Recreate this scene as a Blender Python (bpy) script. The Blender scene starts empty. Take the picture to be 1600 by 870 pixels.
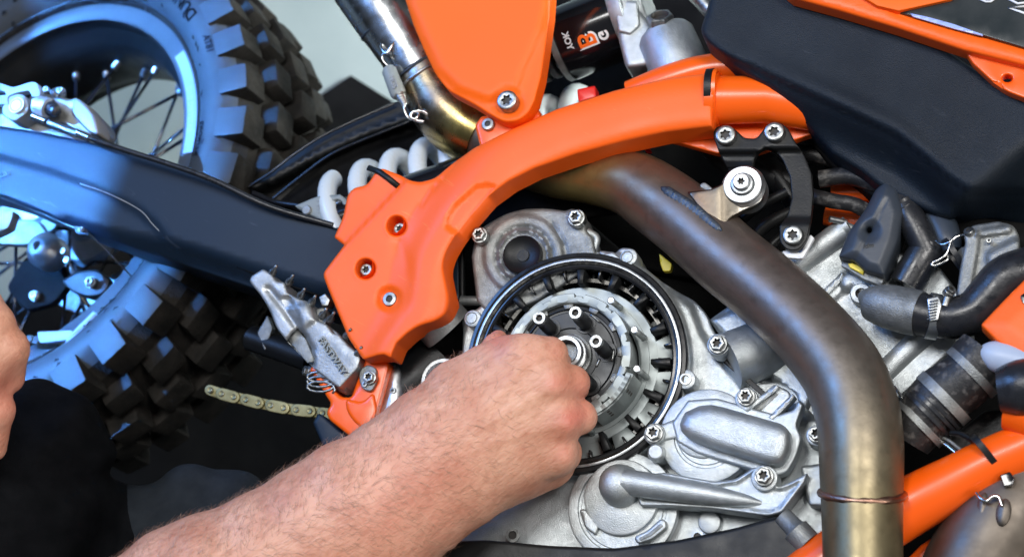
import bpy, bmesh, math, random
import numpy as np
from mathutils import Vector, Matrix
from mathutils.geometry import delaunay_2d_cdt
random.seed(7); RNG = np.random.default_rng(7)
SC = bpy.context.scene
COL = SC.collection
# ---------------------------------------------------------------- units
# lengths are laid out in "steps" of 0.45 mm; the floor is Z = 0
S = 0.00045; D = 2700.0; Z0 = 1500.0
SL = 0.314                                   # lean of the motorcycle's side plane
def T(x, y): return SL*(x-900)+SL*(y-565)
def P0(x, y, z=0):
    f = (D-z)/D
    return Vector(((x-800)*f*S, (435-y)*f*S, (z+Z0)*S))
def P(x, y, z=0): return P0(x, y, z+T(x, y))
def F(x, y, z=0): return (D-z-T(x, y))/D*S
N = Vector((-SL, SL, 1)).normalized()        # outward normal of the side plane
U = Vector((1, 0, SL)).normalized(); V = N.cross(U)
# ---------------------------------------------------------------- camera
cam = bpy.data.objects.new('camera', bpy.data.cameras.new('camera')); COL.objects.link(cam)
cam.location = (0, 0, (D+Z0)*S); cam.data.sensor_width = 36
cam.data.lens = 36*D/1600; cam.data.clip_end = 50; cam.data.clip_start = 0.05
cam.data.dof.use_dof = True; cam.data.dof.focus_distance = (D-30)*S; cam.data.dof.aperture_fstop = 7.0
SC.camera = cam
SC.render.resolution_x = 1024; SC.render.resolution_y = 556
SC.view_settings.view_transform = 'Standard'; SC.view_settings.look = 'None'
SC.view_settings.exposure = 0.28; SC.view_settings.gamma = 1
# ---------------------------------------------------------------- light
w = bpy.data.worlds.new('World'); SC.world = w; w.use_nodes = True
nt = w.node_tree; bg = nt.nodes['Background']
tc = nt.nodes.new('ShaderNodeTexCoord'); sp = nt.nodes.new('ShaderNodeSeparateXYZ'); cr = nt.nodes.new('ShaderNodeValToRGB')
nt.links.new(tc.outputs['Generated'], sp.inputs[0]); nt.links.new(sp.outputs['Z'], cr.inputs[0]); nt.links.new(cr.outputs[0], bg.inputs[0])
cr.color_ramp.elements[0].position = 0.0; cr.color_ramp.elements[0].color = (0.03, 0.035, 0.04, 1)
cr.color_ramp.elements[1].position = 0.7; cr.color_ramp.elements[1].color = (0.30, 0.33, 0.36, 1)
bg.inputs[1].default_value = 0.34
def area(name, direc, dist, sx, sy, power, col, target=(0, 0, Z0*S)):
    l = bpy.data.lights.new(name, 'AREA'); l.shape = 'RECTANGLE'; l.size = sx; l.size_y = sy; l.energy = power; l.color = col
    o = bpy.data.objects.new(name, l); COL.objects.link(o)
    d = Vector(direc).normalized(); t = Vector(target); o.location = t+d*dist
    o.rotation_euler = (-d).to_track_quat('-Z', 'Y').to_euler(); return o
def spot(name, target, direc, dist, cone, power, col, radius=.12, blend=.12):
    l = bpy.data.lights.new(name, 'SPOT'); l.energy = power; l.color = col; l.spot_size = cone; l.spot_blend = blend; l.shadow_soft_size = radius
    o = bpy.data.objects.new(name, l); COL.objects.link(o); d = Vector(direc).normalized(); o.location = Vector(target)+d*dist
    o.rotation_euler = (-d).to_track_quat('-Z', 'Y').to_euler(); return o
def beam(name, edge, L, e, wd, ht, dist, power, col, spread):
    # a straight-edged shaft of daylight from a doorway: its right edge runs along e through the point edge
    L = Vector(L).normalized(); n = L.cross(Vector(e)).normalized(); m_ = L.cross(n)
    l = bpy.data.lights.new(name, 'AREA'); l.shape = 'RECTANGLE'; l.size = wd*S; l.size_y = ht*S; l.energy = power; l.color = col; l.spread = spread
    o = bpy.data.objects.new(name, l); COL.objects.link(o); c = edge-n*(wd*S/2)+L*dist
    o.matrix_world = Matrix(((n.x, m_.x, L.x, c.x), (n.y, m_.y, L.y, c.y), (n.z, m_.z, L.z, c.z), (0, 0, 0, 1))); return o
beam('doorway_light', P(160, 300, -45), (-.80, .36, .50), (-.366, -.915, .17), 700, 1500, 2.4, 4.8, (0.085, 0.34, 1.0), math.radians(.8))
area('window_light', (-.79, .58, .34), 3.3, 1.2, 1.6, 60, (0.16, 0.40, 1.0), target=(-.25, .05, Z0*S))
area('ceiling_light', (-.40, .44, .80), 2.5, .8, .6, 26, (1.0, 0.99, 0.97))
area('ceiling_light', (.22, .42, 1.0), 2.4, 1.1, 0.45, 27, (1.0, 0.97, 0.94))
area('lamp_light', (.75, -.2, .8), 2.2, 0.5, 0.4, 8, (1.0, 0.95, 0.88))
area('floor_fill', (.80, .22, .36), 2.0, 0.4, 0.3, 4.2, (0.93, 1.0, 0.97), target=(-.36, .22, 0)).data.spread = math.radians(40)  # unseen fill light added low down to brighten the floor behind the wheel
# ---------------------------------------------------------------- materials
def lin(c):
    return tuple(((v/255)/12.92 if v/255 <= .04045 else ((v/255+.055)/1.055)**2.4) for v in c)
def mat(name, c1, c2=None, rough=.5, metal=0, nscale=8, bump=0, bscale=60, rvar=.1, coat=0, spec=.5, sss=0, detail=6, ramp=(.35, .65), scratch=0):
    m = bpy.data.materials.new(name); m.use_nodes = True; nt = m.node_tree; b = nt.nodes['Principled BSDF']; L = nt.links.new
    b.inputs['Metallic'].default_value = metal; b.inputs['Coat Weight'].default_value = coat; b.inputs['Coat Roughness'].default_value = .12
    b.inputs['Specular IOR Level'].default_value = spec
    if sss: b.inputs['Subsurface Weight'].default_value = sss; b.inputs['Subsurface Radius'].default_value = (.006, .002, .001); b.inputs['Subsurface Scale'].default_value = 1
    tc = nt.nodes.new('ShaderNodeNewGeometry')
    n = nt.nodes.new('ShaderNodeTexNoise'); n.inputs['Scale'].default_value = nscale; n.inputs['Detail'].default_value = detail; L(tc.outputs['Position'], n.inputs['Vector'])
    r = nt.nodes.new('ShaderNodeValToRGB'); L(n.outputs[0], r.inputs[0])
    c2 = c2 or c1
    r.color_ramp.elements[0].position = ramp[0]; r.color_ramp.elements[0].color = (*c1, 1)
    r.color_ramp.elements[1].position = ramp[1]; r.color_ramp.elements[1].color = (*c2, 1)
    L(r.outputs[0], b.inputs['Base Color'])
    mr = nt.nodes.new('ShaderNodeMapRange'); n2 = nt.nodes.new('ShaderNodeTexNoise'); n2.inputs['Scale'].default_value = nscale*3; n2.inputs['Detail'].default_value = 8
    L(tc.outputs['Position'], n2.inputs['Vector']); L(n2.outputs[0], mr.inputs[0]); mr.inputs[1].default_value = .3; mr.inputs[2].default_value = .7
    mr.inputs[3].default_value = max(.02, rough-rvar); mr.inputs[4].default_value = min(1, rough+rvar); L(mr.outputs[0], b.inputs['Roughness'])
    if bump:
        n3 = nt.nodes.new('ShaderNodeTexNoise'); n3.inputs['Scale'].default_value = bscale; n3.inputs['Detail'].default_value = 4; L(tc.outputs['Position'], n3.inputs['Vector'])
        bp = nt.nodes.new('ShaderNodeBump'); bp.inputs['Strength'].default_value = bump; bp.inputs['Distance'].default_value = .001
        L(n3.outputs[0], bp.inputs['Height']); L(bp.outputs[0], b.inputs['Normal'])
    if scratch:
        mp = nt.nodes.new('ShaderNodeMapping'); mp.inputs['Scale'].default_value = (1, 1, 1); mp.inputs['Rotation'].default_value = (0, 0, .5)
        n4 = nt.nodes.new('ShaderNodeTexNoise'); n4.inputs['Scale'].default_value = 40; n4.inputs['Detail'].default_value = 10; n4.inputs['Distortion'].default_value = 1.5
        sc = nt.nodes.new('ShaderNodeVectorMath'); sc.operation = 'MULTIPLY'; sc.inputs[1].default_value = (1, 6, 1)
        L(tc.outputs['Position'], mp.inputs[0]); L(mp.outputs[0], sc.inputs[0]); L(sc.outputs[0], n4.inputs['Vector'])
        r2 = nt.nodes.new('ShaderNodeValToRGB'); r2.color_ramp.elements[0].position = .66; r2.color_ramp.elements[0].color = (0, 0, 0, 1); r2.color_ramp.elements[1].position = .75; r2.color_ramp.elements[1].color = (scratch,)*3+(1,)
        mx = nt.nodes.new('ShaderNodeMix'); mx.data_type = 'RGBA'; mx.inputs['B'].default_value = tuple(min(1, v*3+.1) for v in c1)+(1,)
        L(n4.outputs[0], r2.inputs[0]); L(r2.outputs[0], mx.inputs['Factor']); L(r.outputs[0], mx.inputs['A']); L(mx.outputs['Result'], b.inputs['Base Color'])
    return m
M = {}
M['orange'] = mat('orange plastic', (.95, .118, .006), (.97, .135, .010), .44, nscale=5, bump=.10, bscale=900, rvar=.07, scratch=.20, spec=.4)
M['frame'] = mat('orange frame paint', (.90, .105, .003), (.93, .12, .005), .30, nscale=5, rvar=.04, coat=.15)
M['panel'] = mat('orange smooth plastic', (.93, .125, .003), (.95, .14, .004), .48, nscale=4, rvar=.05, spec=.3)
M['cast'] = mat('cast aluminium', (.37, .405, .415), (.50, .53, .54), .46, .8, nscale=110, bump=.34, bscale=1300, rvar=.08, detail=13, ramp=(.22, .62))
M['castd'] = mat('dull cast aluminium', (.18, .19, .19), (.29, .30, .295), .5, .7, nscale=110, bump=.45, bscale=1100, rvar=.1, detail=13, ramp=(.3, .66))
M['alu'] = mat('machined aluminium', (.36, .38, .39), (.50, .52, .53), .38, .95, nscale=60, rvar=.08, bump=.08, bscale=900)
M['plate'] = mat('clutch plate steel', (.26, .29, .29), (.36, .395, .39), .48, .6, nscale=20, rvar=.08)
M['steel'] = mat('zinc plated steel', (.20, .21, .21), (.42, .43, .42), .38, .95, nscale=200, rvar=.12)
M['chrome'] = mat('polished steel wire', (.70, .70, .68), None, .18, 1, nscale=50, rvar=.05)
M['recess'] = mat('dark recess', (.03, .03, .03), (.06, .055, .05), .6, .3)
M['black'] = mat('black plastic', (.005, .0055, .006), (.009, .0095, .01), .42, nscale=20, bump=.12, bscale=700, rvar=.08, spec=.28)
M['swing'] = mat('black anodised swingarm', (.007, .015, .029), (.011, .021, .037), .42, nscale=6, bump=.03, bscale=300, rvar=.05, scratch=.16, spec=.22)
M['navy'] = mat('slate black padded plastic', (.0035, .0075, .0135), (.0065, .012, .020), .50, nscale=14, bump=.5, bscale=1400, rvar=.06, scratch=.14, spec=.27)
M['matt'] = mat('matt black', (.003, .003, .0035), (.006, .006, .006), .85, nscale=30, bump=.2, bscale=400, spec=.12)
M['gloss'] = mat('gloss black', (.006, .006, .008), None, .12, rvar=.03, coat=.5)
M['rubber'] = mat('tyre rubber', (.005, .005, .0046), (.022, .019, .016), .75, nscale=60, bump=.7, bscale=420, rvar=.1, detail=12, spec=.2, ramp=(.3, .75))
M['side'] = mat('tyre sidewall rubber', (.032, .037, .042), (.050, .056, .062), .55, nscale=14, bump=.12, bscale=400, rvar=.05, spec=.25)
M['rim'] = mat('black anodised rim', (.035, .04, .048), (.05, .055, .062), .42, nscale=20, rvar=.05, spec=.4)
M['hose'] = mat('black rubber hose', (.010, .011, .014), (.02, .021, .024), .32, nscale=60, bump=.12, bscale=500, rvar=.1)
M['hosed'] = mat('dusty black rubber', (.015, .015, .016), (.16, .15, .14), .5, nscale=160, bump=.3, bscale=800, ramp=(.52, .8), detail=12)
M['coil'] = mat('white spring paint', (.60, .66, .67), (.66, .71, .72), .28, nscale=10, rvar=.04, coat=.2)
M['gasket'] = mat('black gasket', (.010, .010, .011), (.02, .02, .02), .22, rvar=.06, nscale=60)
M['oily'] = mat('oily dark steel', (.018, .018, .018), (.07, .068, .062), .25, .7, nscale=90, rvar=.12)
M['hub'] = mat('dark anodised hub', (.018, .020, .022), (.035, .037, .04), .36, .4, nscale=25, rvar=.08)
M['white'] = mat('white print', (.75, .77, .8), None, .5)
M['grey'] = mat('grey print', (.28, .30, .32), None, .5)
M['blueprint'] = mat('light blue print', (.35, .45, .85), None, .3)
M['dec'] = mat('rim sticker', (.18, .23, .30), (.22, .27, .34), .45)
M['red'] = mat('red plastic', (.75, .02, .015), None, .35)
M['yellow'] = mat('yellow plastic', (.75, .55, .03), (.8, .65, .1), .4)
M['orprint'] = mat('orange print', (.9, .14, .01), None, .3)
M['chain'] = mat('gold chain', (.16, .14, .06), (.26, .23, .11), .45, .6, nscale=80)
M['floor'] = mat('pale painted concrete', (.19, .235, .235), (.28, .33, .328), .5, nscale=4.5, bump=.1, bscale=60, detail=12, rvar=.1)
M['mat'] = mat('black rubber mat', (.003, .003, .0035), (.005, .005, .0055), .85, nscale=30, bump=.2, bscale=300, spec=.12)
M['cloth'] = mat('black work clothes', (.0025, .003, .004), (.005, .0055, .007), .95, nscale=60, bump=.4, bscale=1500, spec=.1)
M['cuff'] = mat('brake piston ceramic', (.22, .25, .25), None, .5)
def pipe_mat(name, stops, nsc=9, metal=1, rough=.3, axis_noise=.12):
    # heat-tinted stainless steel: tint runs along the pipe with mottling
    m = mat(name, (.3, .25, .2), None, rough, metal, nscale=30, bump=.05, bscale=500, rvar=.07)
    nt = m.node_tree; L = nt.links.new; b = nt.nodes['Principled BSDF']
    at = nt.nodes.new('ShaderNodeAttribute'); at.attribute_name = 'along'
    g = nt.nodes.new('ShaderNodeNewGeometry'); n = nt.nodes.new('ShaderNodeTexNoise'); n.inputs['Scale'].default_value = nsc; n.inputs['Detail'].default_value = 8
    L(g.outputs['Position'], n.inputs['Vector'])
    m1 = nt.nodes.new('ShaderNodeMath'); m1.operation = 'MULTIPLY_ADD'; m1.inputs[1].default_value = axis_noise; L(n.outputs[0], m1.inputs[0]); L(at.outputs['Fac'], m1.inputs[2])
    m2 = nt.nodes.new('ShaderNodeMath'); m2.operation = 'SUBTRACT'; m2.inputs[1].default_value = axis_noise/2; L(m1.outputs[0], m2.inputs[0])
    r = nt.nodes.new('ShaderNodeValToRGB'); L(m2.outputs[0], r.inputs[0])
    e = r.color_ramp.elements
    while len(e) < len(stops): e.new(.5)
    for k, (p, c) in enumerate(stops): e[k].position = p; e[k].color = (*c, 1)
    # grime specks
    n5 = nt.nodes.new('ShaderNodeTexNoise'); n5.inputs['Scale'].default_value = 140; n5.inputs['Detail'].default_value = 10; L(g.outputs['Position'], n5.inputs['Vector'])
    r5 = nt.nodes.new('ShaderNodeValToRGB'); r5.color_ramp.elements[0].position = .55; r5.color_ramp.elements[0].color = (1, 1, 1, 1); r5.color_ramp.elements[1].position = .8; r5.color_ramp.elements[1].color = (.45, .42, .4, 1)
    L(n5.outputs[0], r5.inputs[0])
    mx = nt.nodes.new('ShaderNodeMix'); mx.data_type = 'RGBA'; mx.blend_type = 'MULTIPLY'; mx.inputs['Factor'].default_value = .4
    L(r.outputs[0], mx.inputs['A']); L(r5.outputs[0], mx.inputs['B']); L(mx.outputs['Result'], b.inputs['Base Color'])
    return m
M['header'] = pipe_mat('heat tinted header steel', [(0, (.19, .16, .09)), (.12, (.20, .165, .095)), (.26, (.22, .19, .155)), (.42, (.215, .175, .15)), (.60, (.23, .175, .14)), (.70, (.27, .17, .10)), (.80, (.38, .30, .11)), (.88, (.17, .13, .08)), (1, (.13, .10, .08))], rough=.42, metal=.8)
M['elbow'] = pipe_mat('heat tinted elbow steel', [(0, (.30, .22, .08)), (.2, (.40, .32, .12)), (.45, (.26, .2, .13)), (.6, (.30, .26, .22)), (.8, (.5, .4, .25)), (1, (.52, .53, .52))], rough=.27)
M['mid'] = mat('stainless pipe', (.42, .43, .43), (.56, .58, .59), .25, 1, nscale=25, rvar=.1, bump=.05, bscale=200)
M['bronze'] = pipe_mat('heat tinted bracket steel', [(0, (.17, .10, .065)), (.4, (.22, .18, .13)), (1, (.30, .30, .28))], rough=.35)
M['muff'] = mat('worn titanium pipe', (.10, .085, .07), (.18, .155, .13), .5, .9, nscale=22, bump=.1, bscale=200, rvar=.1)
M['weld'] = mat('weld bead', (.055, .065, .08), (.10, .115, .135), .5, .8, nscale=90, bump=.5, bscale=500)
M['weldr'] = mat('rusty weld bead', (.28, .14, .09), (.42, .28, .22), .35, 1, nscale=60, bump=.3, bscale=500)
# ---------------------------------------------------------------- object helpers
PAR = []
ORIG = {}
def link(o, parent=None, kind=None, label=None):
    COL.objects.link(o)
    if parent is not None: PAR.append((o, parent))
    if kind: o['kind'] = kind
    if label: o['label'] = label
    return o
def mesh_obj(name, verts, faces, m, parent=None, smooth=True, kind=None, label=None, ang=None, mats=None, midx=None):
    me = bpy.data.meshes.new(name); me.from_pydata([tuple(v) for v in verts], [], [tuple(f) for f in faces])
    for q in (mats or [m]): me.materials.append(q)
    if midx is not None: me.polygons.foreach_set('material_index', midx)
    if smooth:
        me.polygons.foreach_set('use_smooth', [True]*len(me.polygons))
        if ang: me.set_sharp_from_angle(angle=math.radians(ang))
    me.update()
    return link(bpy.data.objects.new(name, me), parent, kind, label)
def fillet(pts, R=0, seg=5):
    out = []; n = len(pts)
    for i in range(n):
        p = pts[i]; r = p[2] if len(p) > 2 else R
        a = np.array(pts[i-1][:2], float); b = np.array(p[:2], float); c = np.array(pts[(i+1) % n][:2], float)
        if r <= 0: out.append(tuple(b)); continue
        u = a-b; v = c-b; lu = np.linalg.norm(u); lv = np.linalg.norm(v); u /= lu; v /= lv
        t = min(r, lu*.48, lv*.48)
        for k in range(seg+1):
            s = k/seg; out.append(tuple((1-s)**2*(b+u*t)+2*s*(1-s)*b+s*s*(b+v*t)))
    return out
def catmull(pts, sub=8, closed=False):
    p = np.array(pts, float); n = len(p); out = []
    rng = range(n) if closed else range(n-1)
    for i in rng:
        if closed: a, b, c, d = p[i-1], p[i], p[(i+1) % n], p[(i+2) % n]
        else:
            b, c = p[i], p[i+1]; a = p[i-1] if i > 0 else 2*b-c; d = p[i+2] if i+2 < n else 2*c-b
        for k in range(sub):
            t = k/sub; out.append(.5*((2*b)+(-a+c)*t+(2*a-5*b+4*c-d)*t*t+(-a+3*b-3*c+d)*t**3))
    if not closed: out.append(p[-1])
    return np.array(out)
def circle(cx, cy, r, n=28, ry=None, a0=0):
    ry = ry or r
    return [(cx+r*math.cos(a0+2*math.pi*k/n), cy+ry*math.sin(a0+2*math.pi*k/n)) for k in range(n)]
def densify(poly, step):
    out = []
    for i, a in enumerate(poly):
        b = poly[(i+1) % len(poly)]; a = np.array(a, float); b = np.array(b, float); L = np.linalg.norm(b-a); k = max(1, int(round(L/step)))
        for j in range(k): out.append(a+(b-a)*j/k)
    return np.array(out)
def inside(pts, poly):
    x, y = pts[:, 0], pts[:, 1]; r = np.zeros(len(pts), bool); P_ = np.asarray(poly)
    for i in range(len(P_)):
        x1, y1 = P_[i-1]; x2, y2 = P_[i]
        c = ((y1 > y) != (y2 > y)); xs = (x2-x1)*(y-y1)/((y2-y1) if y2 != y1 else 1e-9)+x1
        r ^= c & (x < xs)
    return r
def dseg(X, Y, line, closed=False):
    L = list(line)+([line[0]] if closed else []); d = np.full(np.shape(X), 1e9)
    for (x1, y1), (x2, y2) in zip([q[:2] for q in L[:-1]], [q[:2] for q in L[1:]]):
        vx, vy = x2-x1, y2-y1; t = np.clip(((X-x1)*vx+(Y-y1)*vy)/max(1e-9, vx*vx+vy*vy), 0, 1)
        d = np.minimum(d, np.hypot(X-x1-t*vx, Y-y1-t*vy))
    return d
def sdpoly(X, Y, poly):
    d = dseg(X, Y, poly, True); pts = np.c_[np.ravel(X), np.ravel(Y)]; i = inside(pts, [q[:2] for q in poly]).reshape(np.shape(X))
    return np.where(i, -d, d)
def sst(x, a, b):
    t = np.clip((x-a)/(b-a), 0, 1); return t*t*(3-2*t)
def up(sd, w): return sst(-sd, -w/2, w/2)          # 1 inside a shape, 0 outside, soft over w
def relief(name, outline, zf, m, parent=None, step=6, holes=(), depth=40, bevel=5, label=None, kind=None, ang=None, R=0, skirt=True, dirn=None, tilt=True):
    poly = fillet(outline, R); b = densify(poly, step); hs = [densify(h, min(step, 3.5)) for h in holes]
    mn, mx = b.min(0), b.max(0)
    gx, gy = np.meshgrid(np.arange(mn[0], mx[0], step), np.arange(mn[1], mx[1], step*.87)); gx = gx+(np.arange(gx.shape[0]) % 2)[:, None]*step/2
    g = np.c_[gx.ravel(), gy.ravel()]; loops = [b]+hs
    def dist(q): 
        d = np.full(len(q), 1e9)
        for l in loops: d = np.minimum(d, dseg(q[:, 0], q[:, 1], l, True))
        return d
    def ok(q):
        k = inside(q, b)
        for h in hs: k &= ~inside(q, h)
        return k
    g = g[ok(g)]; dg = dist(g); g = g[dg > max(step*.6, bevel+step*.4)]
    extra = []
    if bevel:
        for l in loops:
            t = np.roll(l, -1, 0)-np.roll(l, 1, 0); t /= np.linalg.norm(t, axis=1)[:, None]+1e-9; nn = np.c_[-t[:, 1], t[:, 0]]
            for o in (bevel*.25, bevel*.6, bevel):
                for s in (-1, 1):
                    q = l+nn*o*s; q = q[ok(q)]
                    if len(q): q = q[dist(q) > o*.9]; extra.append(q)
    inner = np.concatenate([g]+extra) if extra else g
    allp = np.concatenate(loops+[inner]); edges = []; k = 0
    for l in loops:
        edges += [(k+i, k+(i+1) % len(l)) for i in range(len(l))]; k += len(l)
    res = delaunay_2d_cdt([Vector(p) for p in allp], edges, [], 0, 1e-4)
    vv = np.array([tuple(v) for v in res[0]]); ff = np.array([f for f in res[2] if len(f) == 3])
    cen = vv[ff].mean(1); ff = ff[ok(cen)]
    d = dist(vv); z = zf(vv[:, 0], vv[:, 1], d)
    if bevel: tt = np.clip(d/bevel, 0, 1); z = z-bevel*.8*(1-np.sqrt(np.maximum(0, 1-(1-tt)**2)))
    pf = P if tilt else P0
    verts = [pf(*vv[i], z[i]) for i in range(len(vv))]
    a = vv[ff]; cr = (a[:, 1, 0]-a[:, 0, 0])*(a[:, 2, 1]-a[:, 0, 1])-(a[:, 1, 1]-a[:, 0, 1])*(a[:, 2, 0]-a[:, 0, 0])
    ff = np.where((cr > 0)[:, None], ff[:, ::-1], ff); faces = [tuple(int(q) for q in f) for f in ff]
    if skirt:
        dn = -(dirn or N)*depth*S
        # boundary edges used once
        from collections import Counter
        cnt = {}
        for f in faces:
            for i in range(3):
                e = (f[i], f[(i+1) % 3]); key = (min(e), max(e)); cnt.setdefault(key, []).append(e)
        mp = {}
        for key, es in cnt.items():
            if len(es) == 1:
                i, j = es[0]
                for q in (i, j):
                    if q not in mp: mp[q] = len(verts); verts.append(verts[q]+dn)
                faces.append((j, i, mp[i], mp[j]))
    return mesh_obj(name, verts, faces, m, parent, True, kind, label, ang)
def flat(z): return lambda x, y, d: np.full(len(x), float(z))
def plate(name, outline, z, depth, m, parent=None, bevel=3, holes=(), R=0, **k):
    return relief(name, outline, flat(z), m, parent, step=k.pop('step', 14), holes=holes, depth=depth, bevel=bevel, R=R, ang=k.pop('ang', 50), **k)
def sweep(pts3, rad, n=16, caps=True, squash=None, closed=False):
    # pts3: world points; rad: world radii; returns verts, faces, along
    p = [Vector(q) for q in pts3]; m = len(p); verts = []; faces = []; al = []
    L = [0]
    for i in range(1, m): L.append(L[-1]+(p[i]-p[i-1]).length)
    t0 = (p[1]-p[0]).normalized(); a = t0.cross(N)
    if a.length < .05: a = t0.cross(U)
    a.normalize()
    for i in range(m):
        if closed: t = (p[(i+1) % m]-p[i-1]).normalized()
        else: t = (p[min(i+1, m-1)]-p[max(i-1, 0)]).normalized()
        a = (a-t*a.dot(t)).normalized(); b = t.cross(a)
        for k in range(n):
            th = 2*math.pi*k/n; r = rad[i]; sq = squash or 1
            verts.append(p[i]+a*(r*math.cos(th))+b*(r*sq*math.sin(th))); al.append(L[i]/L[-1])
    for i in range(m if closed else m-1):
        for k in range(n):
            i2 = (i+1) % m
            faces.append((i*n+k, i*n+(k+1) % n, i2*n+(k+1) % n, i2*n+k))
    if caps and not closed:
        for base, end in ((0, 0), (m-1, 1)):
            c = len(verts); verts.append(p[0 if not end else -1]); al.append(0. if not end else 1.)
            for k in range(n):
                q = (base*n+k, base*n+(k+1) % n, c); faces.append(q if end else q[::-1])
    return verts, faces, al
def tube(name, path, r, m, parent=None, n=16, sub=6, smooth=True, caps=True, squash=None, label=None, kind=None, tilt=True, closed=False):
    # path: (x, y, z[, r])
    pf = P if tilt else P0
    q = np.array([(a[0], a[1], a[2], a[3] if len(a) > 3 else r) for a in path], float)
    if smooth and len(q) > 2: q = catmull(q, sub, closed)
    pts = [pf(a[0], a[1], a[2]) for a in q]
    rad = [a[3]*(F(a[0], a[1], a[2]) if tilt else (D-a[2])/D*S) for a in q]
    v, f, al = sweep(pts, rad, n, caps, squash, closed)
    o = mesh_obj(name, v, f, m, parent, True, kind, label, 55)
    at = o.data.attributes.new('along', 'FLOAT', 'POINT'); at.data.foreach_set('value', al)
    return o
def hexr(th, r): a = (th % (math.pi/3))-math.pi/6; return r*math.cos(math.pi/6)/math.cos(a)
def star(th, r): return r*(1+.20*math.cos(6*th))
def rings(spec, n=48, start_cap=False, end_cap=True):
    # spec: (radius or function of angle, height, material index)
    verts = []; faces = []; mi = []
    for (r, z, *_) in spec:
        for k in range(n):
            th = 2*math.pi*k/n; rr = r(th) if callable(r) else r
            verts.append((rr*math.cos(th), rr*math.sin(th), z))
    for i in range(len(spec)-1):
        mm = spec[i+1][2] if len(spec[i+1]) > 2 else 0
        for k in range(n): faces.append((i*n+k, i*n+(k+1) % n, (i+1)*n+(k+1) % n, (i+1)*n+k)); mi.append(mm)
    if end_cap:
        c = len(verts); verts.append((0, 0, spec[-1][1])); b = (len(spec)-1)*n
        for k in range(n): faces.append((b+k, b+(k+1) % n, c)); mi.append(spec[-1][2] if len(spec[-1]) > 2 else 0)
    if start_cap:
        c = len(verts); verts.append((0, 0, spec[0][1]))
        for k in range(n): faces.append(((k+1) % n, k, c)); mi.append(0)
    return verts, faces, mi
def ring_obj(name, spec, x, y, z, r, m, parent=None, n=48, axis=None, mats=None, label=None, end_cap=True, start_cap=False, ang=35, spin=0, abs_pt=None, kind=None):
    v, f, mi = rings(spec, n, start_cap, end_cap)
    o = mesh_obj(name, v, f, m, parent, True, kind, label, ang, mats, mi if mats else None)
    ax = Vector(axis).normalized() if axis is not None else N
    rot = frame_rot(ax)
    o.matrix_world = Matrix.Translation(abs_pt or P(x, y, z)) @ rot @ Matrix.Rotation(spin, 4, 'Z') @ Matrix.Scale(r*(F(x, y, z) if abs_pt is None else S), 4)
    return o
def frame_rot(ax):
    u = U-ax*U.dot(ax)
    if u.length < .1: u = V-ax*V.dot(ax)
    u.normalize(); v = ax.cross(u)
    return Matrix(((u.x, v.x, ax.x, 0), (u.y, v.y, ax.y, 0), (u.z, v.z, ax.z, 0), (0, 0, 0, 1)))
PROTO = {}
def bolt(x, y, z, r, parent, style='flange', axis=None, spin=None, name='bolt'):
    specs = {
        'flange': [(1, -.8), (1, .12), (.94, .2), (lambda t: hexr(t, .84), .22), (lambda t: hexr(t, .84), .72), (lambda t: hexr(t, .74), .82), (.55, .84), (lambda t: star(t, .40), .80), (lambda t: star(t, .38), .35, 1)],
        'button': [(1, -.8), (1, .16), (.93, .30), (.82, .36), (.66, .36), (lambda t: star(t, .46), .34), (lambda t: star(t, .43), .02, 1)],
        'button_sunk': [(1, -.5), (1, .3), (.9, .4), (.58, .42), (lambda t: star(t, .50), .38), (lambda t: star(t, .46), -.05, 1)],
        'plain': [(1, -.8), (1, .3), (.9, .42), (.5, .45), (.42, .25, 1)],
    }
    if style not in PROTO:
        v, f, mi = rings(specs[style], 36)
        o = mesh_obj(name, v, f, M['steel'], None, True, None, None, 32, [M['steel'], M['recess']], mi); PROTO[style] = o; new = o
    else:
        new = PROTO[style].copy(); new.name = name; COL.objects.link(new)
    PAR.append((new, parent))
    ax = Vector(axis).normalized() if axis is not None else N
    if spin is None: spin = random.random()*1.0
    new.matrix_world = Matrix.Translation(P(x, y, z)) @ frame_rot(ax) @ Matrix.Rotation(spin, 4, 'Z') @ Matrix.Scale(r*F(x, y, z), 4)
    return new
def group(name, parent=None, label=None, at=None):
    o = bpy.data.objects.new(name, None); o.empty_display_size = .01
    if at is not None: o.location = at
    link(o, parent, None, label); return o
def text_mesh(s, size=1.0, ext=.02, bold=0, shear=0, align='CENTER'):
    cu = bpy.data.curves.new('lettering', 'FONT'); cu.body = s; cu.size = size; cu.extrude = ext; cu.offset = bold; cu.shear = shear; cu.align_x = align; cu.align_y = 'CENTER'
    o = bpy.data.objects.new('lettering', cu); COL.objects.link(o); dg = bpy.context.evaluated_depsgraph_get()
    me = bpy.data.meshes.new_from_object(o.evaluated_get(dg)); bpy.data.objects.remove(o); bpy.data.curves.remove(cu); return me
def text(name, s, x, y, z, size, ang, m, parent, bold=0, shear=0, ext=.02, sx=1, tilt=True, axis=None):
    me = text_mesh(s, 1, ext, bold, shear); me.materials.clear(); me.materials.append(m)
    o = bpy.data.objects.new(name, me); link(o, parent)
    ax = Vector(axis).normalized() if axis is not None else N
    o.matrix_world = Matrix.Translation(P(x, y, z)) @ frame_rot(ax) @ Matrix.Rotation(math.radians(ang), 4, 'Z') @ Matrix.Diagonal((sx*size*F(x, y, z), size*F(x, y, z), size*F(x, y, z), 1))
    return o
def join(objs, name, kind=None):
    a = objs[0]; bm = bmesh.new()
    for o in objs:
        me = o.data.copy(); me.transform(a.matrix_world.inverted() @ o.matrix_world); bm.from_mesh(me); bpy.data.meshes.remove(me)
    bm.to_mesh(a.data); bm.free()
    for o in objs[1:]: bpy.data.objects.remove(o)
    a.name = name
    if kind: a['kind'] = kind
    return a
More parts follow.
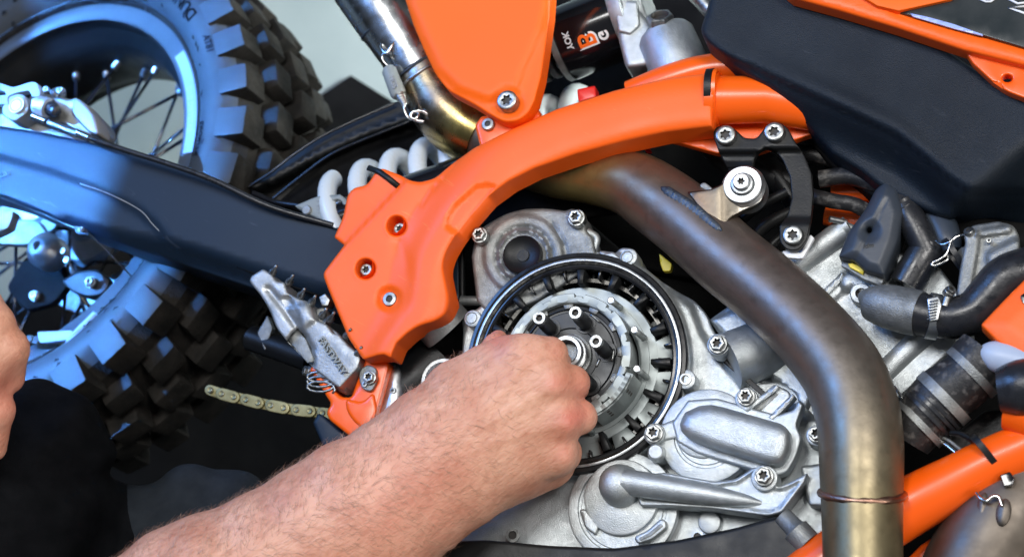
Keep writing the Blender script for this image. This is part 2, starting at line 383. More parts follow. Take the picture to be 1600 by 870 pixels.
# ================================================================ SETTING
fl = mesh_obj('floor', [(-4, -4, 0), (4, -4, 0), (4, 4, 0), (-4, 4, 0)], [(0, 1, 2, 3)], M['floor'], None, False, 'structure')
def zmat(x, y): return P0(x, y, -Z0+14)
mpts = [(548, 118), (1900, 960), (1500, 2100), (-900, 2100), (-900, 1080)]
mv = [zmat(*q) for q in mpts]; mo = mesh_obj('floor_mat', mv+[v-Vector((0, 0, 13.9*S)) for v in mv], [(4, 3, 2, 1, 0)]+[(i, (i+1) % 5, 5+(i+1) % 5, 5+i) for i in range(5)], M['mat'], None, False)
mo['label'] = 'black rubber mat with a pointed corner on the pale workshop floor'; mo['category'] = 'mat'
bike = bpy.data.objects.new('dirt_bike', None); COL.objects.link(bike)
bike['label'] = 'orange and black off-road motorcycle with its clutch cover off'; bike['category'] = 'motorcycle'
bike.location = P0(700, 435, -Z0+14)
bpy.context.view_layer.update()
# children keep their world place: parent inverse is set at the end
# ================================================================ REAR WHEEL
wheel = group('rear_wheel', bike, 'rear wheel with black rim, dark spokes and knobbly off-road tyre')
WN = Vector((-0.614, 0.531, 1)).normalized()
WC = P0(0, 0, 0); WC = Vector((-805*S, 158*S, (Z0-200)*S))
# moved down its viewing line so that it is about its true size
eye = Vector((0, 0, (D+Z0)*S)); KW = 1.20; WC = eye+(WC-eye)*KW
WS = S*KW
wu = WN.cross(Vector((0, 0, 1))).normalized(); wv = WN.cross(wu)
def WP(a, r, o): return WC+(wu*math.cos(a)+wv*math.sin(a))*(r*WS)+WN*(o*WS)
def wang(x, y):
    # angle on the wheel whose rim point appears nearest to a place in the picture
    best = None
    for k in range(720):
        a = math.pi*k/360; p = WP(a, 351, 0); f = D/((eye.z-p.z)/S); X = 800+p.x/S*f; Y = 435-p.y/S*f
        d = (X-x)**2+(Y-y)**2
        if best is None or d < best[0]: best = (d, a)
    return best[1]
def lathe_w(name, prof, m, parent, n=180, closed=False, kind=None, label=None, ang=40):
    verts = []; faces = []; k = len(prof)
    for i in range(n):
        a = 2*math.pi*i/n
        for (r, o) in prof: verts.append(WP(a, r, o))
    for i in range(n):
        j = (i+1) % n
        for q in range(k if closed else k-1):
            q2 = (q+1) % k; faces.append((i*k+q, j*k+q, j*k+q2, i*k+q2))
    return mesh_obj(name, verts, faces, m, parent, True, kind, label, ang)
MO = -100                     # offset of the wheel's middle plane
# rim: outer lip, flange, drop centre
rp = [(351, 0), (349, 4), (322, 5), (318, 2), (316, -10), (312, -22), (296, -34), (288, -60), (286, MO), (288, -140), (296, -166), (316, -180), (322, -205), (351, -200), (345, -190), (330, -178), (304, -160), (298, MO), (304, -40), (330, -22), (345, -6)]
rim = lathe_w('rim', rp, M['rim'], wheel, closed=True)
rim.data.materials.append(M['black']); rim.data.polygons.foreach_set('material_index', [0 if p.index % len(rp) in (0, 1, 2, len(rp)-1) else 1 for p in rim.data.polygons])  # inner rim faces painted darker, so only the lip shows the blue light
# tyre carcass profile
tp = [(352, -6), (353, 2), (358, 12), (366, 22), (380, 33), (396, 38), (412, 37), (424, 30), (434, 14), (446, -10), (450, -40), (454, -70), (456, MO), (454, -130), (450, -160), (446, -190), (434, -214), (424, -230), (396, -238), (366, -222), (353, -202), (352, -190), (346, -100)]
tyre = lathe_w('tyre', tp[:10]+tp[9:], M['side'], wheel, n=220, closed=True)
tyre.data.materials.append(M['rubber'])
def tyre_mats():
    k = len(tp)+1; mi = []
    for p in tyre.data.polygons:
        q = p.index % k; mi.append(0 if q < 8 else 1)
    tyre.data.polygons.foreach_set('material_index', mi)
tyre_mats()
# knobs: shoulder blocks show a smooth outer side; centre blocks are worn
def knob(a, da, r0, r1, o0, o1, skew=0, taper=.86, mi_side=False):
    vs = []
    for (rr, t) in ((r0, 1.0), (r1, taper)):
        ac = a; oc = (o0+o1)/2; ho = abs(o1-o0)/2*t; ha = da/2*t
        for (sa, so) in ((-1, -1), (1, -1), (1, 1), (-1, 1)):
            vs.append(WP(ac+sa*ha+skew*so*ha, rr-abs(oc+so*ho-MO)*0.02, oc+so*ho))
    fs = [(0, 1, 2, 3)[::-1], (4, 5, 6, 7), (0, 1, 5, 4), (1, 2, 6, 5), (2, 3, 7, 6), (3, 0, 4, 7)]
    return vs, fs
def bevel_mesh(me, w, seg=2):
    bm = bmesh.new(); bm.from_mesh(me); bmesh.ops.recalc_face_normals(bm, faces=bm.faces)
    bmesh.ops.bevel(bm, geom=bm.edges[:], offset=w, segments=seg, profile=.6, affect='EDGES'); bm.to_mesh(me); bm.free()
    me.polygons.foreach_set('use_smooth', [True]*len(me.polygons)); me.set_sharp_from_angle(angle=math.radians(45))
knobs = []
NK = 34
def seen(p):
    f = D/((eye.z-p.z)/S); X = 800+p.x/S*f; Y = 435-p.y/S*f; return -90 < X < 560 and -90 < Y < 860
kn0 = wang(383, 105)
rr_ = random.Random(3)
for k in range(NK):
    a = kn0+2*math.pi*k/NK
    for (da, r0, r1, o0, o1, sk, da0) in ((.122, 418, 466, 34, -24, 0, 0), (.132, 440, 479, -28, -76, .15, .07), (.134, 450, 490, -80, -126, 0, .0), (.13, 440, 482, -130, -174, -.15, .09), (.118, 420, 466, -178, -234, 0, 0)):
        aa = a+da0
        if not seen(WP(aa, r1, o0)): continue
        vs, fs = knob(aa, da*rr_.uniform(.94, 1.05), r0, r1*rr_.uniform(.99, 1.006), o0, o1, sk, .89)
        o = mesh_obj('knob', vs, fs, M['rubber'], wheel)
        if o0 == 34:
            # the outer side face leans with the sidewall
            me = o.data; me.materials.clear(); me.materials.append(M['rubber']); me.materials.append(M['side'])
            for idx in (0, 1, 2, 3, 4, 5, 6, 7): pass
            c0 = WP(aa, 470, 34); 
            for v in me.vertices:
                rel = (v.co-WC).dot(WN)/WS
                if rel > 0:
                    rad = ((v.co-WC)-WN*(rel*WS)).length/WS
                    v.co += WN*((40 if rad < 436 else 28)-rel)*WS
        bevel_mesh(o.data, (3.6 if o0 == 34 else 6.5)*S, 2)
        if o0 == 34:
            me = o.data
            for p in me.polygons: p.material_index = 1 if p.normal.dot(WN) > .72 else 0
        knobs.append(o)
# small rubber marks and raised lettering on the sidewall
def sidewall_z(r):
    pr = tp[:8]
    for (r1, o1), (r2, o2) in zip(pr[1:-1], pr[2:]):
        if r1 <= r <= r2: return o1+(o2-o1)*(r-r1)/(r2-r1)
    return 30
def letter_arc(s, name, r, a_c, size, m, parent, bold=0, shear=0, flip=1, gap=.62, lift=1.5, onrim=False):
    me = text_mesh(s, 1, .01, bold, shear)
    for v in me.vertices:
        x, y = v.co.x*size*flip, v.co.y*size*flip; rad = r+y; o = (sidewall_z(rad) if not onrim else 5)+lift+v.co.z*20
        v.co = WP(a_c-x/r, rad, o)
    me.materials.clear(); me.materials.append(m); return link(bpy.data.objects.new(name, me), parent)
ink = mat('dark moulded lettering', (.003, .004, .006), None, .8, spec=.1)
def wang_r(x, y, r, o):
    best = None
    for k in range(1440):
        a = math.pi*k/720; p = WP(a, r, o); f = D/((eye.z-p.z)/S); d = (800+p.x/S*f-x)**2+(435-p.y/S*f-y)**2
        if best is None or d < best[0]: best = (d, a)
    return best[1]
letter_arc('DUNLOP', 'tyre_lettering', 398, wang_r(262, 16, 398, 38), 30, ink, wheel, .02, 0, -1, lift=2.2)
letter_arc('geomax', 'tyre_lettering', 386, wang_r(317, 215, 386, 36), 20, ink, wheel, .01, .3, 1, lift=2.2)
letter_arc('AT81', 'tyre_lettering', 405, wang_r(318, 70, 405, 38), 18, ink, wheel, .01, .3, 1, lift=2.2)
# mould nibs
nv = []; nf = []
for k in range(110):
    a = rr_.uniform(0, 2*math.pi); r = rr_.uniform(360, 416); dr = rr_.uniform(-6, 6); da = rr_.uniform(8, 16)/r; o = sidewall_z(r)+1.2
    if not seen(WP(a, r, o)): continue
    b = len(nv); nv += [WP(a, r, o), WP(a+da, r+dr, sidewall_z(r+dr)+1.2), WP(a+da*.5, r+dr*.5+2.4, o+3), WP(a+da*.5, r+dr*.5-2.4, o+1.5)]; nf += [(b, b+3, b+2), (b+3, b+1, b+2)]
mesh_obj('mould_nibs', nv, nf, ink, wheel, kind='stuff')
# dark bead line where the tyre meets the rim
lathe_w('bead_line', [(348.5, 4), (349, 8), (354, 13), (358, 14), (354, 6)], M['gasket'], wheel, closed=True)
# rim sticker with small print
a1, a2 = wang(285, 82), wang(306, 240)
if a2 < a1: a1, a2 = a2, a1
if a2-a1 > math.pi: a1, a2 = a2, a1+2*math.pi
sv = []; sf = []
for k in range(31):
    a = a1+(a2-a1)*k/30; sv += [WP(a, 327, 5.9), WP(a, 346, 5.2)]
    if k: sf.append((2*k-2, 2*k-1, 2*k+1, 2*k))
mesh_obj('rim_sticker', sv, sf, M['dec'], wheel)
letter_arc('D.I.D DIRTSTAR', 'sticker_lettering', 334, (a1*.6+a2*.4), 13, M['grey'], wheel, 0, 0, 1, onrim=True, lift=1.2)
# spokes with nipples
HC = WC+WN*(MO*WS)
def spoke(ar, ah, side, hub_r=70):
    p0 = WP(ar, 292, MO+side*10); p1 = WP(ah, hub_r, MO+side*62)
    v, f, al = sweep([p1, p1.lerp(p0, .5), p0], [3.1*WS]*3, 8); s = mesh_obj('spoke', v, f, M['gloss'], wheel)
    d = (p0-p1).normalized(); v, f, al = sweep([p0-d*20*WS, p0-d*19*WS, p0-d*1*WS, p0+d*3*WS], [4.8*WS, 6.6*WS, 6.6*WS, 9*WS], 8)
    mesh_obj('spoke_nipple', v, f, M['steel'], wheel)
ns = 36
for k in range(ns):
    a = 2*math.pi*k/ns+.06; side = 1 if k % 2 else -1; off = .95 if (k//2) % 2 else -.95
    spoke(a, a+off, side)
lathe_w('hub', [(34, -10), (60, -14), (74, -30), (76, -42), (70, -48), (40, -60), (34, MO), (40, -140), (70, -152), (76, -165), (60, -186), (30, -190)], M['cast'], wheel, n=64)
lathe_w('brake_disc', [(60, -20), (96, -20), (96, -25), (60, -25)], M['castd'], wheel, n=96, closed=True)
sp_o = lathe_w('sprocket', [(92, -192), (150, -192), (150, -198), (92, -198)], M['castd'], wheel, n=96, closed=True)
for k in range(6):
    a = math.pi*k/3+.2; v, f, al = sweep([WP(a, 60, -12), WP(a+.18, 92, -22)], [9*WS, 6*WS], 8); mesh_obj('disc_carrier', v, f, M['castd'], wheel)
# ================================================================ SWINGARM
swing = group('swingarm', bike, 'black swingarm with bluish sheen and long fine scratches')
sw = [(-90, 185), (0, 197), (60, 206), (140, 222), (215, 238), (300, 268), (400, 312), (500, 346), (620, 395), (620, 520), (500, 484), (400, 452), (300, 418), (200, 385), (120, 356), (50, 325), (0, 306), (-90, 280)]
crease = [(-90, 225), (0, 240), (80, 262), (150, 288), (215, 322), (245, 348), (265, 375), (320, 398), (400, 430), (620, 505)]
def z_sw(x, y, d):
    yc = np.interp(x, [c[0] for c in crease], [c[1] for c in crease])
    s = y-yc
    z = 26-sst(s, -3, 14)*7
    yb = np.interp(x, [-90, 0, 50, 120, 200, 300, 400, 500, 620], [280, 306, 325, 356, 385, 418, 452, 484, 520])
    low = np.clip((y-(yb-np.interp(x, [0, 150, 300, 500], [6, 14, 34, 40])))/30, 0, 1)*(x > 100)
    return z-low*34-70
relief('arm_body', sw, z_sw, M['swing'], swing, step=9, depth=100, bevel=6, R=10)
scr = catmull([(125, 287, -42), (170, 303, -43), (218, 328, -44), (240, 352, -47), (262, 374, -52)], 8)
v, f, al = sweep([P(*q) for q in scr], [.9*S]*len(scr), 5); mesh_obj('scratch_line', v, f, M['grey'], swing)
tube('seam_line', [(265, 376, -56), (320, 396, -58), (400, 428, -60), (500, 462, -60)], 1.6, M['matt'], swing, n=6)
text('swingarm_lettering', 'sport', 2, 272, -46.5, 17, 8, M['gasket'], swing, .02, .3, .01)
clip = plate('cable_clip', [(116, 352), (136, 352), (137, 366), (118, 364)], -62, 20, M['gasket'], swing, 2)
bolt(127, 358, -58, 4, swing)
tube('lower_edge_line', [(0, 307, -78), (50, 326, -78), (118, 356, -78)], 2.4, M['castd'], swing, n=8)
# chain guide edge below the arm
tube('wire', [(140, 366, -70), (175, 400, -90), (205, 432, -110)], 1.3, M['hose'], swing, n=6)
# ================================================================ REAR BRAKE
cal = group('rear_brake', bike, 'rear brake caliper with pale blue guard and round badge')
def zz(x, y): return 0
plate('caliper_guard', [(-60, 120), (0, 130), (20, 137), (50, 128), (58, 130), (64, 145), (62, 152), (50, 152), (46, 142), (25, 146), (12, 152), (16, 165), (-60, 158)], -10, 14, M['dec'], cal, 2, holes=[fillet([(-12, 140), (8, 144), (10, 149), (-12, 149)], 2)], R=4)
plate('guard_lug', [(14, 150), (30, 146), (42, 152), (46, 168), (42, 178), (24, 190), (8, 184), (2, 170)], -12, 40, M['cuff'], cal, 4, R=6)
ring_obj('badge', [(0.98, 0), (1, .1), (.9, .14), (.62, .14, 1), (.58, .14), (.40, .14), (.38, .14, 1), (.22, .14), (.0, .14)], 26, 165, -9, 13, M['white'], cal, mats=[M['white'], M['grey']], end_cap=False)
plate('caliper_body', [(46, 150), (70, 146), (112, 156), (118, 152), (140, 172), (155, 190), (154, 205), (140, 214), (96, 192), (74, 196), (52, 186), (44, 168)], -35, 60, M['castd'], cal, 6, R=6)
plate('caliper_face', [(116, 151), (134, 162), (150, 184), (156, 212), (140, 208), (118, 186), (112, 178)], -24, 40, mat('anodised caliper', (.16, .14, .12), (.2, .18, .16), .45, .5), cal, 5, R=8)
ring_obj('piston_boot', [(1.1, -2), (1.1, 0), (1, .4), (.9, .5), (.95, .9), (.8, 1.2), (.72, 1.3), (.78, 1.7), (.6, 2.1), (.2, 2.25)], 76, 168, -15, 13, M['hose'], cal, axis=(.55, -.25, .6))
ring_obj('piston_sleeve', [(1, 0), (1, 1.2), (.9, 1.4)], 60, 165, -12, 16, M['cast'], cal, axis=(.7, -.2, .4))
ring_obj('bleed_nipple', [(1, 0), (1, .8), (.6, 1), (.6, 1.6), (.4, 2)], 84, 147, -20, 7, M['steel'], cal, axis=(.6, .5, .5))
bolt(72, 140, -15, 5, cal, 'plain'); bolt(95, 142, -18, 6, cal)
tube('line_fitting', [(52, 182, 2), (72, 190, 4)], 6, M['chrome'], cal, n=14)
tube('line_ferrule', [(76, 192, 3), (122, 210, 5)], 5.2, M['steel'], cal, n=14)
tube('line_collar', [(122, 208, 5), (140, 216, 5)], 7, M['chrome'], cal, n=14)
tube('brake_hose', [(138, 215, 4), (190, 233, 0), (260, 255, -4), (330, 280, -8), (420, 322, -20), (520, 352, -40)], 4.6, M['hose'], cal, n=10)
plate('carrier', [(-60, 168), (4, 170), (20, 188), (60, 192), (100, 208), (150, 224), (60, 232), (-60, 225)], -60, 30, M['castd'], cal, 5, R=5)
# ---- bits seen through the wheel below the swingarm
axle = group('axle_block', bike, 'polished axle nut and carrier below the swingarm')
ring_obj('axle_nut', [(1.2, -1.2), (1.2, 0), (1.1, .15), (.9, .5), (.55, .8), (.3, .86), (.28, .5)], 68, 390, -300, 24, M['alu'], axle, n=32)
plate('carrier_plate', [(96, 438), (120, 424), (150, 420), (172, 436), (166, 458), (140, 466), (112, 456)], -330, 16, M['black'], axle, 4, R=8)
plate('hub_plate', [(40, 400), (96, 410), (112, 440), (84, 474), (40, 486), (10, 450)], -380, 16, M['matt'], axle, 4, R=10)
plate('disc_guard', [(-40, 340), (60, 344), (80, 372), (40, 384), (-40, 380)], -300, 12, M['castd'], axle, 4, R=8)
bolt(142, 441, -322, 9, axle, 'flange'); bolt(54, 462, -372, 8, axle, 'flange'); bolt(98, 392, -300, 5, axle, 'button'); bolt(104, 406, -300, 5, axle, 'plain')
plate('adjuster', [(-20, 318), (22, 330), (14, 356), (-20, 372)], -120, 20, M['castd'], axle, 3, R=3)
tube('stay', [(150, 490, -232), (112, 530, -230), (96, 560, -230)], 6, M['dec'], axle, n=8)
plate('chain_guide', [(58, 518), (112, 516), (120, 530), (62, 536)], -236, 12, M['dec'], axle, 2, R=3)
# ================================================================ CHAIN
chain = group('drive_chain', bike, 'dull gold drive chain running below the footpeg')
cp = [(328, 609), (346, 615), (365, 620), (384, 624), (403, 629), (423, 633), (443, 637), (463, 640), (484, 642), (504, 645), (524, 649)]
outer = []
def link_plate(i, lift, wdt):
    (x1, y1), (x2, y2) = cp[i], cp[i+1]; a = math.atan2(y2-y1, x2-x1); pts = []
    for (cx, cy, a0) in ((x1, y1, a+math.pi/2), (x2, y2, a-math.pi/2)):
        for k in range(7): t = a0+math.pi*k/6; pts.append((cx+wdt*math.cos(t), cy+wdt*math.sin(t)))
    mx, my = (x1+x2)/2, (y1+y2)/2
    pts = [(x+(mx-x)*0.0, y) for x, y in pts]
    h = [circle(x1, y1, wdt*.42, 10), circle(x2, y2, wdt*.42, 10)] if 0 else []
    return plate('chain_link', pts, lift, 4, M['chain'], chain, 1.2, step=6)
for i in range(len(cp)-1):
    link_plate(i, -122 if i % 2 else -127, 9.5 if i % 2 else 8.5)
for x, y in cp: ring_obj('chain_pin', [(1, -2), (1, .3), (.8, .45), (.3, .35, 1)], x, y, -122, 4.6, M['steel'], chain, n=14, mats=[M['steel'], M['chain']])
tube('upper_chain_run', [(28, 530, -255), (62, 532, -255), (100, 534, -255)], 5, M['chain'], chain, n=8)
for x, y in ((57, 531), (69, 533), (46, 529)): ring_obj('chain_pin', [(1, -1), (1, .3), (.45, .45, 1)], x, y, -248, 6, M['chain'], chain, n=12, mats=[M['chain'], M['recess']])
# ================================================================ MUDFLAP AND INNER FENDER
fen = group('inner_fender', bike, 'glossy black inner fender curving up behind the shock spring')
def z_f(x, y, d):
    xs = [380, 430, 480, 520, 570, 640, 720]; ys = [300, 283, 256, 236, 214, 190, 176]; yc = np.interp(x, xs, ys)
    return -250-sst(y, yc-1, yc+10)*50+10*np.exp(-((y-yc+3)/4)**2)
relief('fender_skin', [(385, 292), (420, 272), (455, 244), (500, 214), (560, 184), (612, 160), (700, 150), (760, 300), (620, 420), (500, 420), (440, 330)], z_f, M['black'], fen, step=9, depth=30, bevel=4)
plate('fender_shadow_panel', [(432, 318), (470, 284), (515, 251), (560, 230), (640, 200), (700, 190), (740, 300), (600, 330), (480, 335)], -280, 10, M['matt'], fen, 2)  # matt black sheet added to darken the fender below its ridge
tube('fender_ridge', [(425, 312, -250), (470, 276, -244), (515, 243, -240), (560, 222, -238), (640, 190, -234)], 2.6, M['gloss'], fen, n=8)
tube('fender_ridge', [(388, 292, -240), (420, 272, -238), (455, 245, -238), (500, 215, -238), (560, 186, -238), (616, 162, -238)], 2.2, M['gloss'], fen, n=8)
tube('fender_stay', [(395, 302, -240), (430, 316, -240), (470, 322, -236)], 5, M['gloss'], fen, n=10)
# matt black backing sheets added in place of the deep shade inside
inner = group('shade_backing', bike, 'matt black backing sheets standing in for deep shade behind the engine')
plate('shade_backing_upper', [(640, -60), (1700, -60), (1700, 300), (1500, 520), (1000, 420), (820, 330), (700, 300)], -300, 30, M['matt'], inner, 6, step=40)
plate('shade_backing_middle', [(560, 330), (900, 330), (1100, 500), (1000, 900), (640, 900), (560, 640)], -250, 30, M['matt'], inner, 6, step=40)
plate('shade_backing_lower', [(1000, 380), (1700, 380), (1700, 950), (1000, 950)], -330, 30, M['matt'], inner, 6, step=40)
# ================================================================ SHOCK
shock = group('shock_absorber', bike, 'white coil spring shock absorber behind the orange frame guard')
a0 = np.array([588., 330.]); ax2 = np.array([.94, -.335]); pr2 = np.array([-.335, -.94])
hp = []
for k in range(0, 250):
    th = 2*math.pi*k/30; sl_ = -46+k/30*50
    cz_, sz_ = math.cos(th)*70, math.sin(th)*70
    hp.append((a0[0]+ax2[0]*sl_+pr2[0]*cz_-.47*sz_, a0[1]+ax2[1]*sl_+pr2[1]*cz_+.17*sz_, -150-.30*sl_+.8*sz_))
tube('spring_coil', hp, 15, M['coil'], shock, n=18, smooth=False)
tube('shock_tube', [(520, 352, -120), (930, 206, -120)], 36, M['gloss'], shock, n=24)
pl = [(460, 322), (470, 318), (488, 310), (503, 305), (532, 304), (548, 318), (552, 348), (507, 348), (501, 343), (480, 334)]
plate('shock_clevis', pl, -78, 30, M['cuff'], shock, 3, R=3, holes=[circle(527, 321, 9)])
ring_obj('adjuster_screw', [(1, -.6), (1, 0), (.85, .1), (.25, .1), (.22, -.1)], 527, 321, -84, 8.6, M['alu'], shock, n=24)
plate('adjuster_slot', [(521, 324), (532, 317), (533.5, 319.5), (522.5, 326.5)], -81, 2, M['recess'], shock, 0)
ring_obj('adjuster_screw', [(1, -.6), (1, 0), (.8, .2), (.25, .2)], 479, 328, -76, 8, M['castd'], shock, n=24)
text('clevis_lettering', 'REB', 506, 325, -76, 9, -78, M['grey'], shock, .02)
text('clevis_arrow', '+ ↔ -', 497, 322, -76, 8, -78, M['grey'], shock)
ring_obj('spring_seat', [(1, -.6), (1, .0), (.9, .1), (.4, .1)], 528, 372, -58, 17, M['castd'], shock, axis=(-.3, .1, .95), n=28)
# reservoir
RA = Vector((.94, .335, .30)).normalized()          # along the shock
def along(p, s): return p+RA*(s*S)
rc = P(870, 74, -150); R_ = 66
def cyl_seg(name, s0, s1, r0, r1, m, n=48, bev=2):
    v, f, al = sweep([along(rc, s0), along(rc, s0+bev), along(rc, s1-bev), along(rc, s1)], [(r0-bev)*S, r0*S, r1*S, (r1-bev)*S], n); return mesh_obj(name, v, f, m, shock, ang=40)
cyl_seg('reservoir', 14, 122, R_, R_, M['gloss'])
cyl_seg('reservoir_band', 2, 15, R_-1, R_-1, M['castd'])
for s in (-14, -34, -54): cyl_seg('bump_stop_ring', s-6, s+6, R_-14, R_-14, M['hose'])
cyl_seg('shock_shaft', -160, 4, R_-24, R_-24, M['gloss'])
E1 = (N-RA*N.dot(RA)).normalized(); E2 = RA.cross(E1)     # E1 towards the viewer
def onres(me, s, th0, size, rot, lift=.6, sy=1):
    c, sn = math.cos(rot), math.sin(rot)
    for v in me.vertices:
        x, y = v.co.x*size, v.co.y*size*sy; X = x*c-y*sn; Y = x*sn+y*c
        th = th0+Y/R_; v.co = rc+RA*((s+X)*S)+(E1*math.cos(th)+E2*math.sin(th))*((R_+lift+v.co.z*3)*S)
    return me
def dec(name, s, at, th0, size, rot, m, bold=0, lift=.6, sy=1):
    me = text_mesh(s, 1, .01, bold); bm = bmesh.new(); bm.from_mesh(me); bmesh.ops.subdivide_edges(bm, edges=[e for e in bm.edges if e.calc_length() > .12], cuts=2, use_grid_fill=False); bm.to_mesh(me); bm.free()
    onres(me, at, th0, size, rot, lift, sy); me.materials.clear(); me.materials.append(m); link(bpy.data.objects.new(name, me), shock)
RT = math.radians(-90)
DTH = {'s': 1}
dec('sticker_lettering', 'B', 66, .62, 44, RT, M['white'], .09, .5)
dec('sticker_lettering', 'B', 66, .62, 44, RT, M['orprint'], .015, .9)
dec('sticker_lettering', 'G', 97, .66, 22, RT, M['white'], .05, .5)
dec('sticker_lettering', 'YOK', 36, .45, 15, RT, M['white'], .04, .5)
# shock head casting
def seg2(name, s0, s1, r0, r1, m, n=48, bev=3): return cyl_seg(name, s0, s1, r0, r1, m, n, bev)
seg2('head_flange', 120, 146, 78, 80, M['cast'])
seg2('head_neck', 145, 176, 76, 62, M['cast'])
tube('head_barrel', [(1038, 52, -70, 40), (1041, 59, -70, 45), (1062, 108, -70, 47), (1070, 134, -70, 47)], 44, M['cast'], shock, n=44, smooth=False)
tube('barrel_flange', [(1066, 118, -66, 50), (1072, 136, -66, 56)], 50, M['cast'], shock, n=44, smooth=False)
relief('head_block', [(958, 10), (990, 4), (1010, 30), (1032, 50), (1040, 90), (1010, 104), (978, 108), (966, 60)], lambda x, y, d: -58+0*x, M['cast'], shock, step=6, depth=70, bevel=10, R=8)
plate('head_rib', [(1040, 76, 4), (1050, 74, 4), (1060, 110), (1048, 116)], -16, 24, M['cast'], shock, 4)
plate('head_rib', [(1004, 62, 4), (1032, 44, 4), (1036, 56), (1010, 76)], -44, 24, M['cast'], shock, 5)
plate('neck_face', [(958, 0), (996, 2), (1000, 40), (984, 54), (966, 50)], -50, 20, M['cast'], shock, 5, R=4)
ring_obj('bolt_collar', [(1, -2.5), (1, .0), (.94, .12), (.7, .14)], 1036, 50, -50, 29, M['cast'], shock, axis=(-.28, .72, .62))
ring_obj('clevis_bolt', [(lambda t: hexr(t, 1.08), -.4), (lambda t: hexr(t, 1.08), .55), (lambda t: hexr(t, .98), .68), (.72, .70), (.66, .62, 1), (.60, .3, 1), (.2, .3, 1)], 1033, 36, -38, 20, M['steel'], shock, n=48, axis=(-.20, .80, .55), mats=[M['steel'], M['recess']])
plate('shock_cable_tab', [(902, 140), (930, 134), (932, 152), (904, 160)], -60, 24, M['red'], shock, 3, R=3)
tube('rod', [(1075, -20, -60), (1100, 5, -60), (1150, 60, -60)], 14, M['steel'], shock, n=14)

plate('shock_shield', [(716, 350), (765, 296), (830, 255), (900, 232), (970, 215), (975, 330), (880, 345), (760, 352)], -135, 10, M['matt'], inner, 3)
# ================================================================ ORANGE FRAME
frame = group('frame', bike, 'bright orange frame with arched side tube and plastic guard')
cl = [(1150, 158), (1110, 158), (1040, 165), (960, 183), (870, 212), (795, 252), (742, 300), (700, 350), (672, 400), (662, 445), (655, 480), (632, 515), (606, 555), (598, 600)]
cls = catmull([(a, b) for a, b in cl], 6)
g_out = [(504, 428, 8), (538, 383, 2), (522, 371, 4), (536, 340, 12), (543, 305, 8), (552, 294, 8), (574, 289, 8), (590, 264, 5), (600, 264), (626, 274, 6), (640, 282, 6), (656, 285, 6), (680, 279, 10), (704, 258, 12), (740, 232), (800, 202), (870, 171), (960, 142), (1040, 123), (1113, 114), (1113, 199), (1040, 208), (980, 221), (900, 242), (835, 264), (795, 284), (762, 308), (736, 338), (711, 370, 12), (697, 395, 12), (692, 415, 12), (699, 449, 10), (704, 468, 14), (700, 490, 14), (682, 502, 14), (656, 509, 14), (639, 519, 10), (620, 537), (611, 559, 3), (600, 554), (590, 555, 3), (568, 562, 4), (545, 529, 6), (513, 452, 8)]
gl = [[(x, y)] for x, y in ()]
lens = [(698, 356), (701, 338), (712, 320), (745, 291), (760, 288), (775, 291), (760, 308), (738, 334), (715, 364)]
holes_g = [circle(620, 353, 14.5, 28, 15), circle(571.5, 420, 15, 28, 15.5)]
def z_g(x, y, d):
    dc = dseg(x, y, cls)
    arch = np.sqrt(np.maximum(0, 1-(dc/52)**3.4))*38+10
    # right end: full round tube; left: tube melts into the guard plate
    z = np.where(dc < 52, arch, 6.)
    base = 24.+0*x
    m = sst(x+.25*y, 700, 840)                       # 0 in the guard, 1 along the tube
    ridge = np.maximum(base, base+18*np.exp(-(np.maximum(dc-8, 0)/22)**2))
    z = ridge*(1-m)+np.maximum(z, 4)*m
    # step between the guard face and the block at its upper left
    st = (x-538)*(277-384)-(y-384)*(640-538)          # >0 right of the line
    sdl = ((y-384)*(640-538)-(x-538)*(277-384))/math.hypot(102, 107)
    z = z-10*sst(-sdl, -2, 3)*sst(-(x-655), 0, 10)
    z = z-7*up(sdpoly(x, y, lens), 4)
    # soft valley right of the hole group
    va = dseg(x, y, [(622, 378), (636, 410), (640, 445), (632, 475)]); z = z-2*np.exp(-(va/10)**2)
    # dished rim around the lower bolt
    h = np.hypot(x-608, y-467); z = z-9*sst(-h, -21, -12)
    for (hx, hy) in ((619.5, 353), (571, 420)):
        h = np.hypot(x-hx, y-hy); z = z+1.5*np.exp(-((h-17)/2.5)**2)
    return z
relief('side_guard', g_out, z_g, M['orange'], frame, step=5, holes=holes_g, depth=48, bevel=6.5, R=3)
for x, y, r in ((619.5, 353, 16.5), (571, 420, 17)):
    ring_obj('bolt_well', [(1.05, .9), (1.0, .2), (.95, -.75), (.7, -.85), (.3, -.85)], x, y, 6, r, M['orange'], frame, n=32)
bolt(625, 358, 2, 9, frame, 'button_sunk'); bolt(573, 422, 4, 9.5, frame, 'button_sunk'); bolt(610, 468, 17, 11.5, frame, 'plain')
v, f, al = sweep([P(575, 262, 8), P(592, 268, 17), P(606, 278, 18.5), P(622, 291, 16)], [5*S]*4, 10, squash=.45); mesh_obj('rubber_strap', v, f, M['black'], frame)
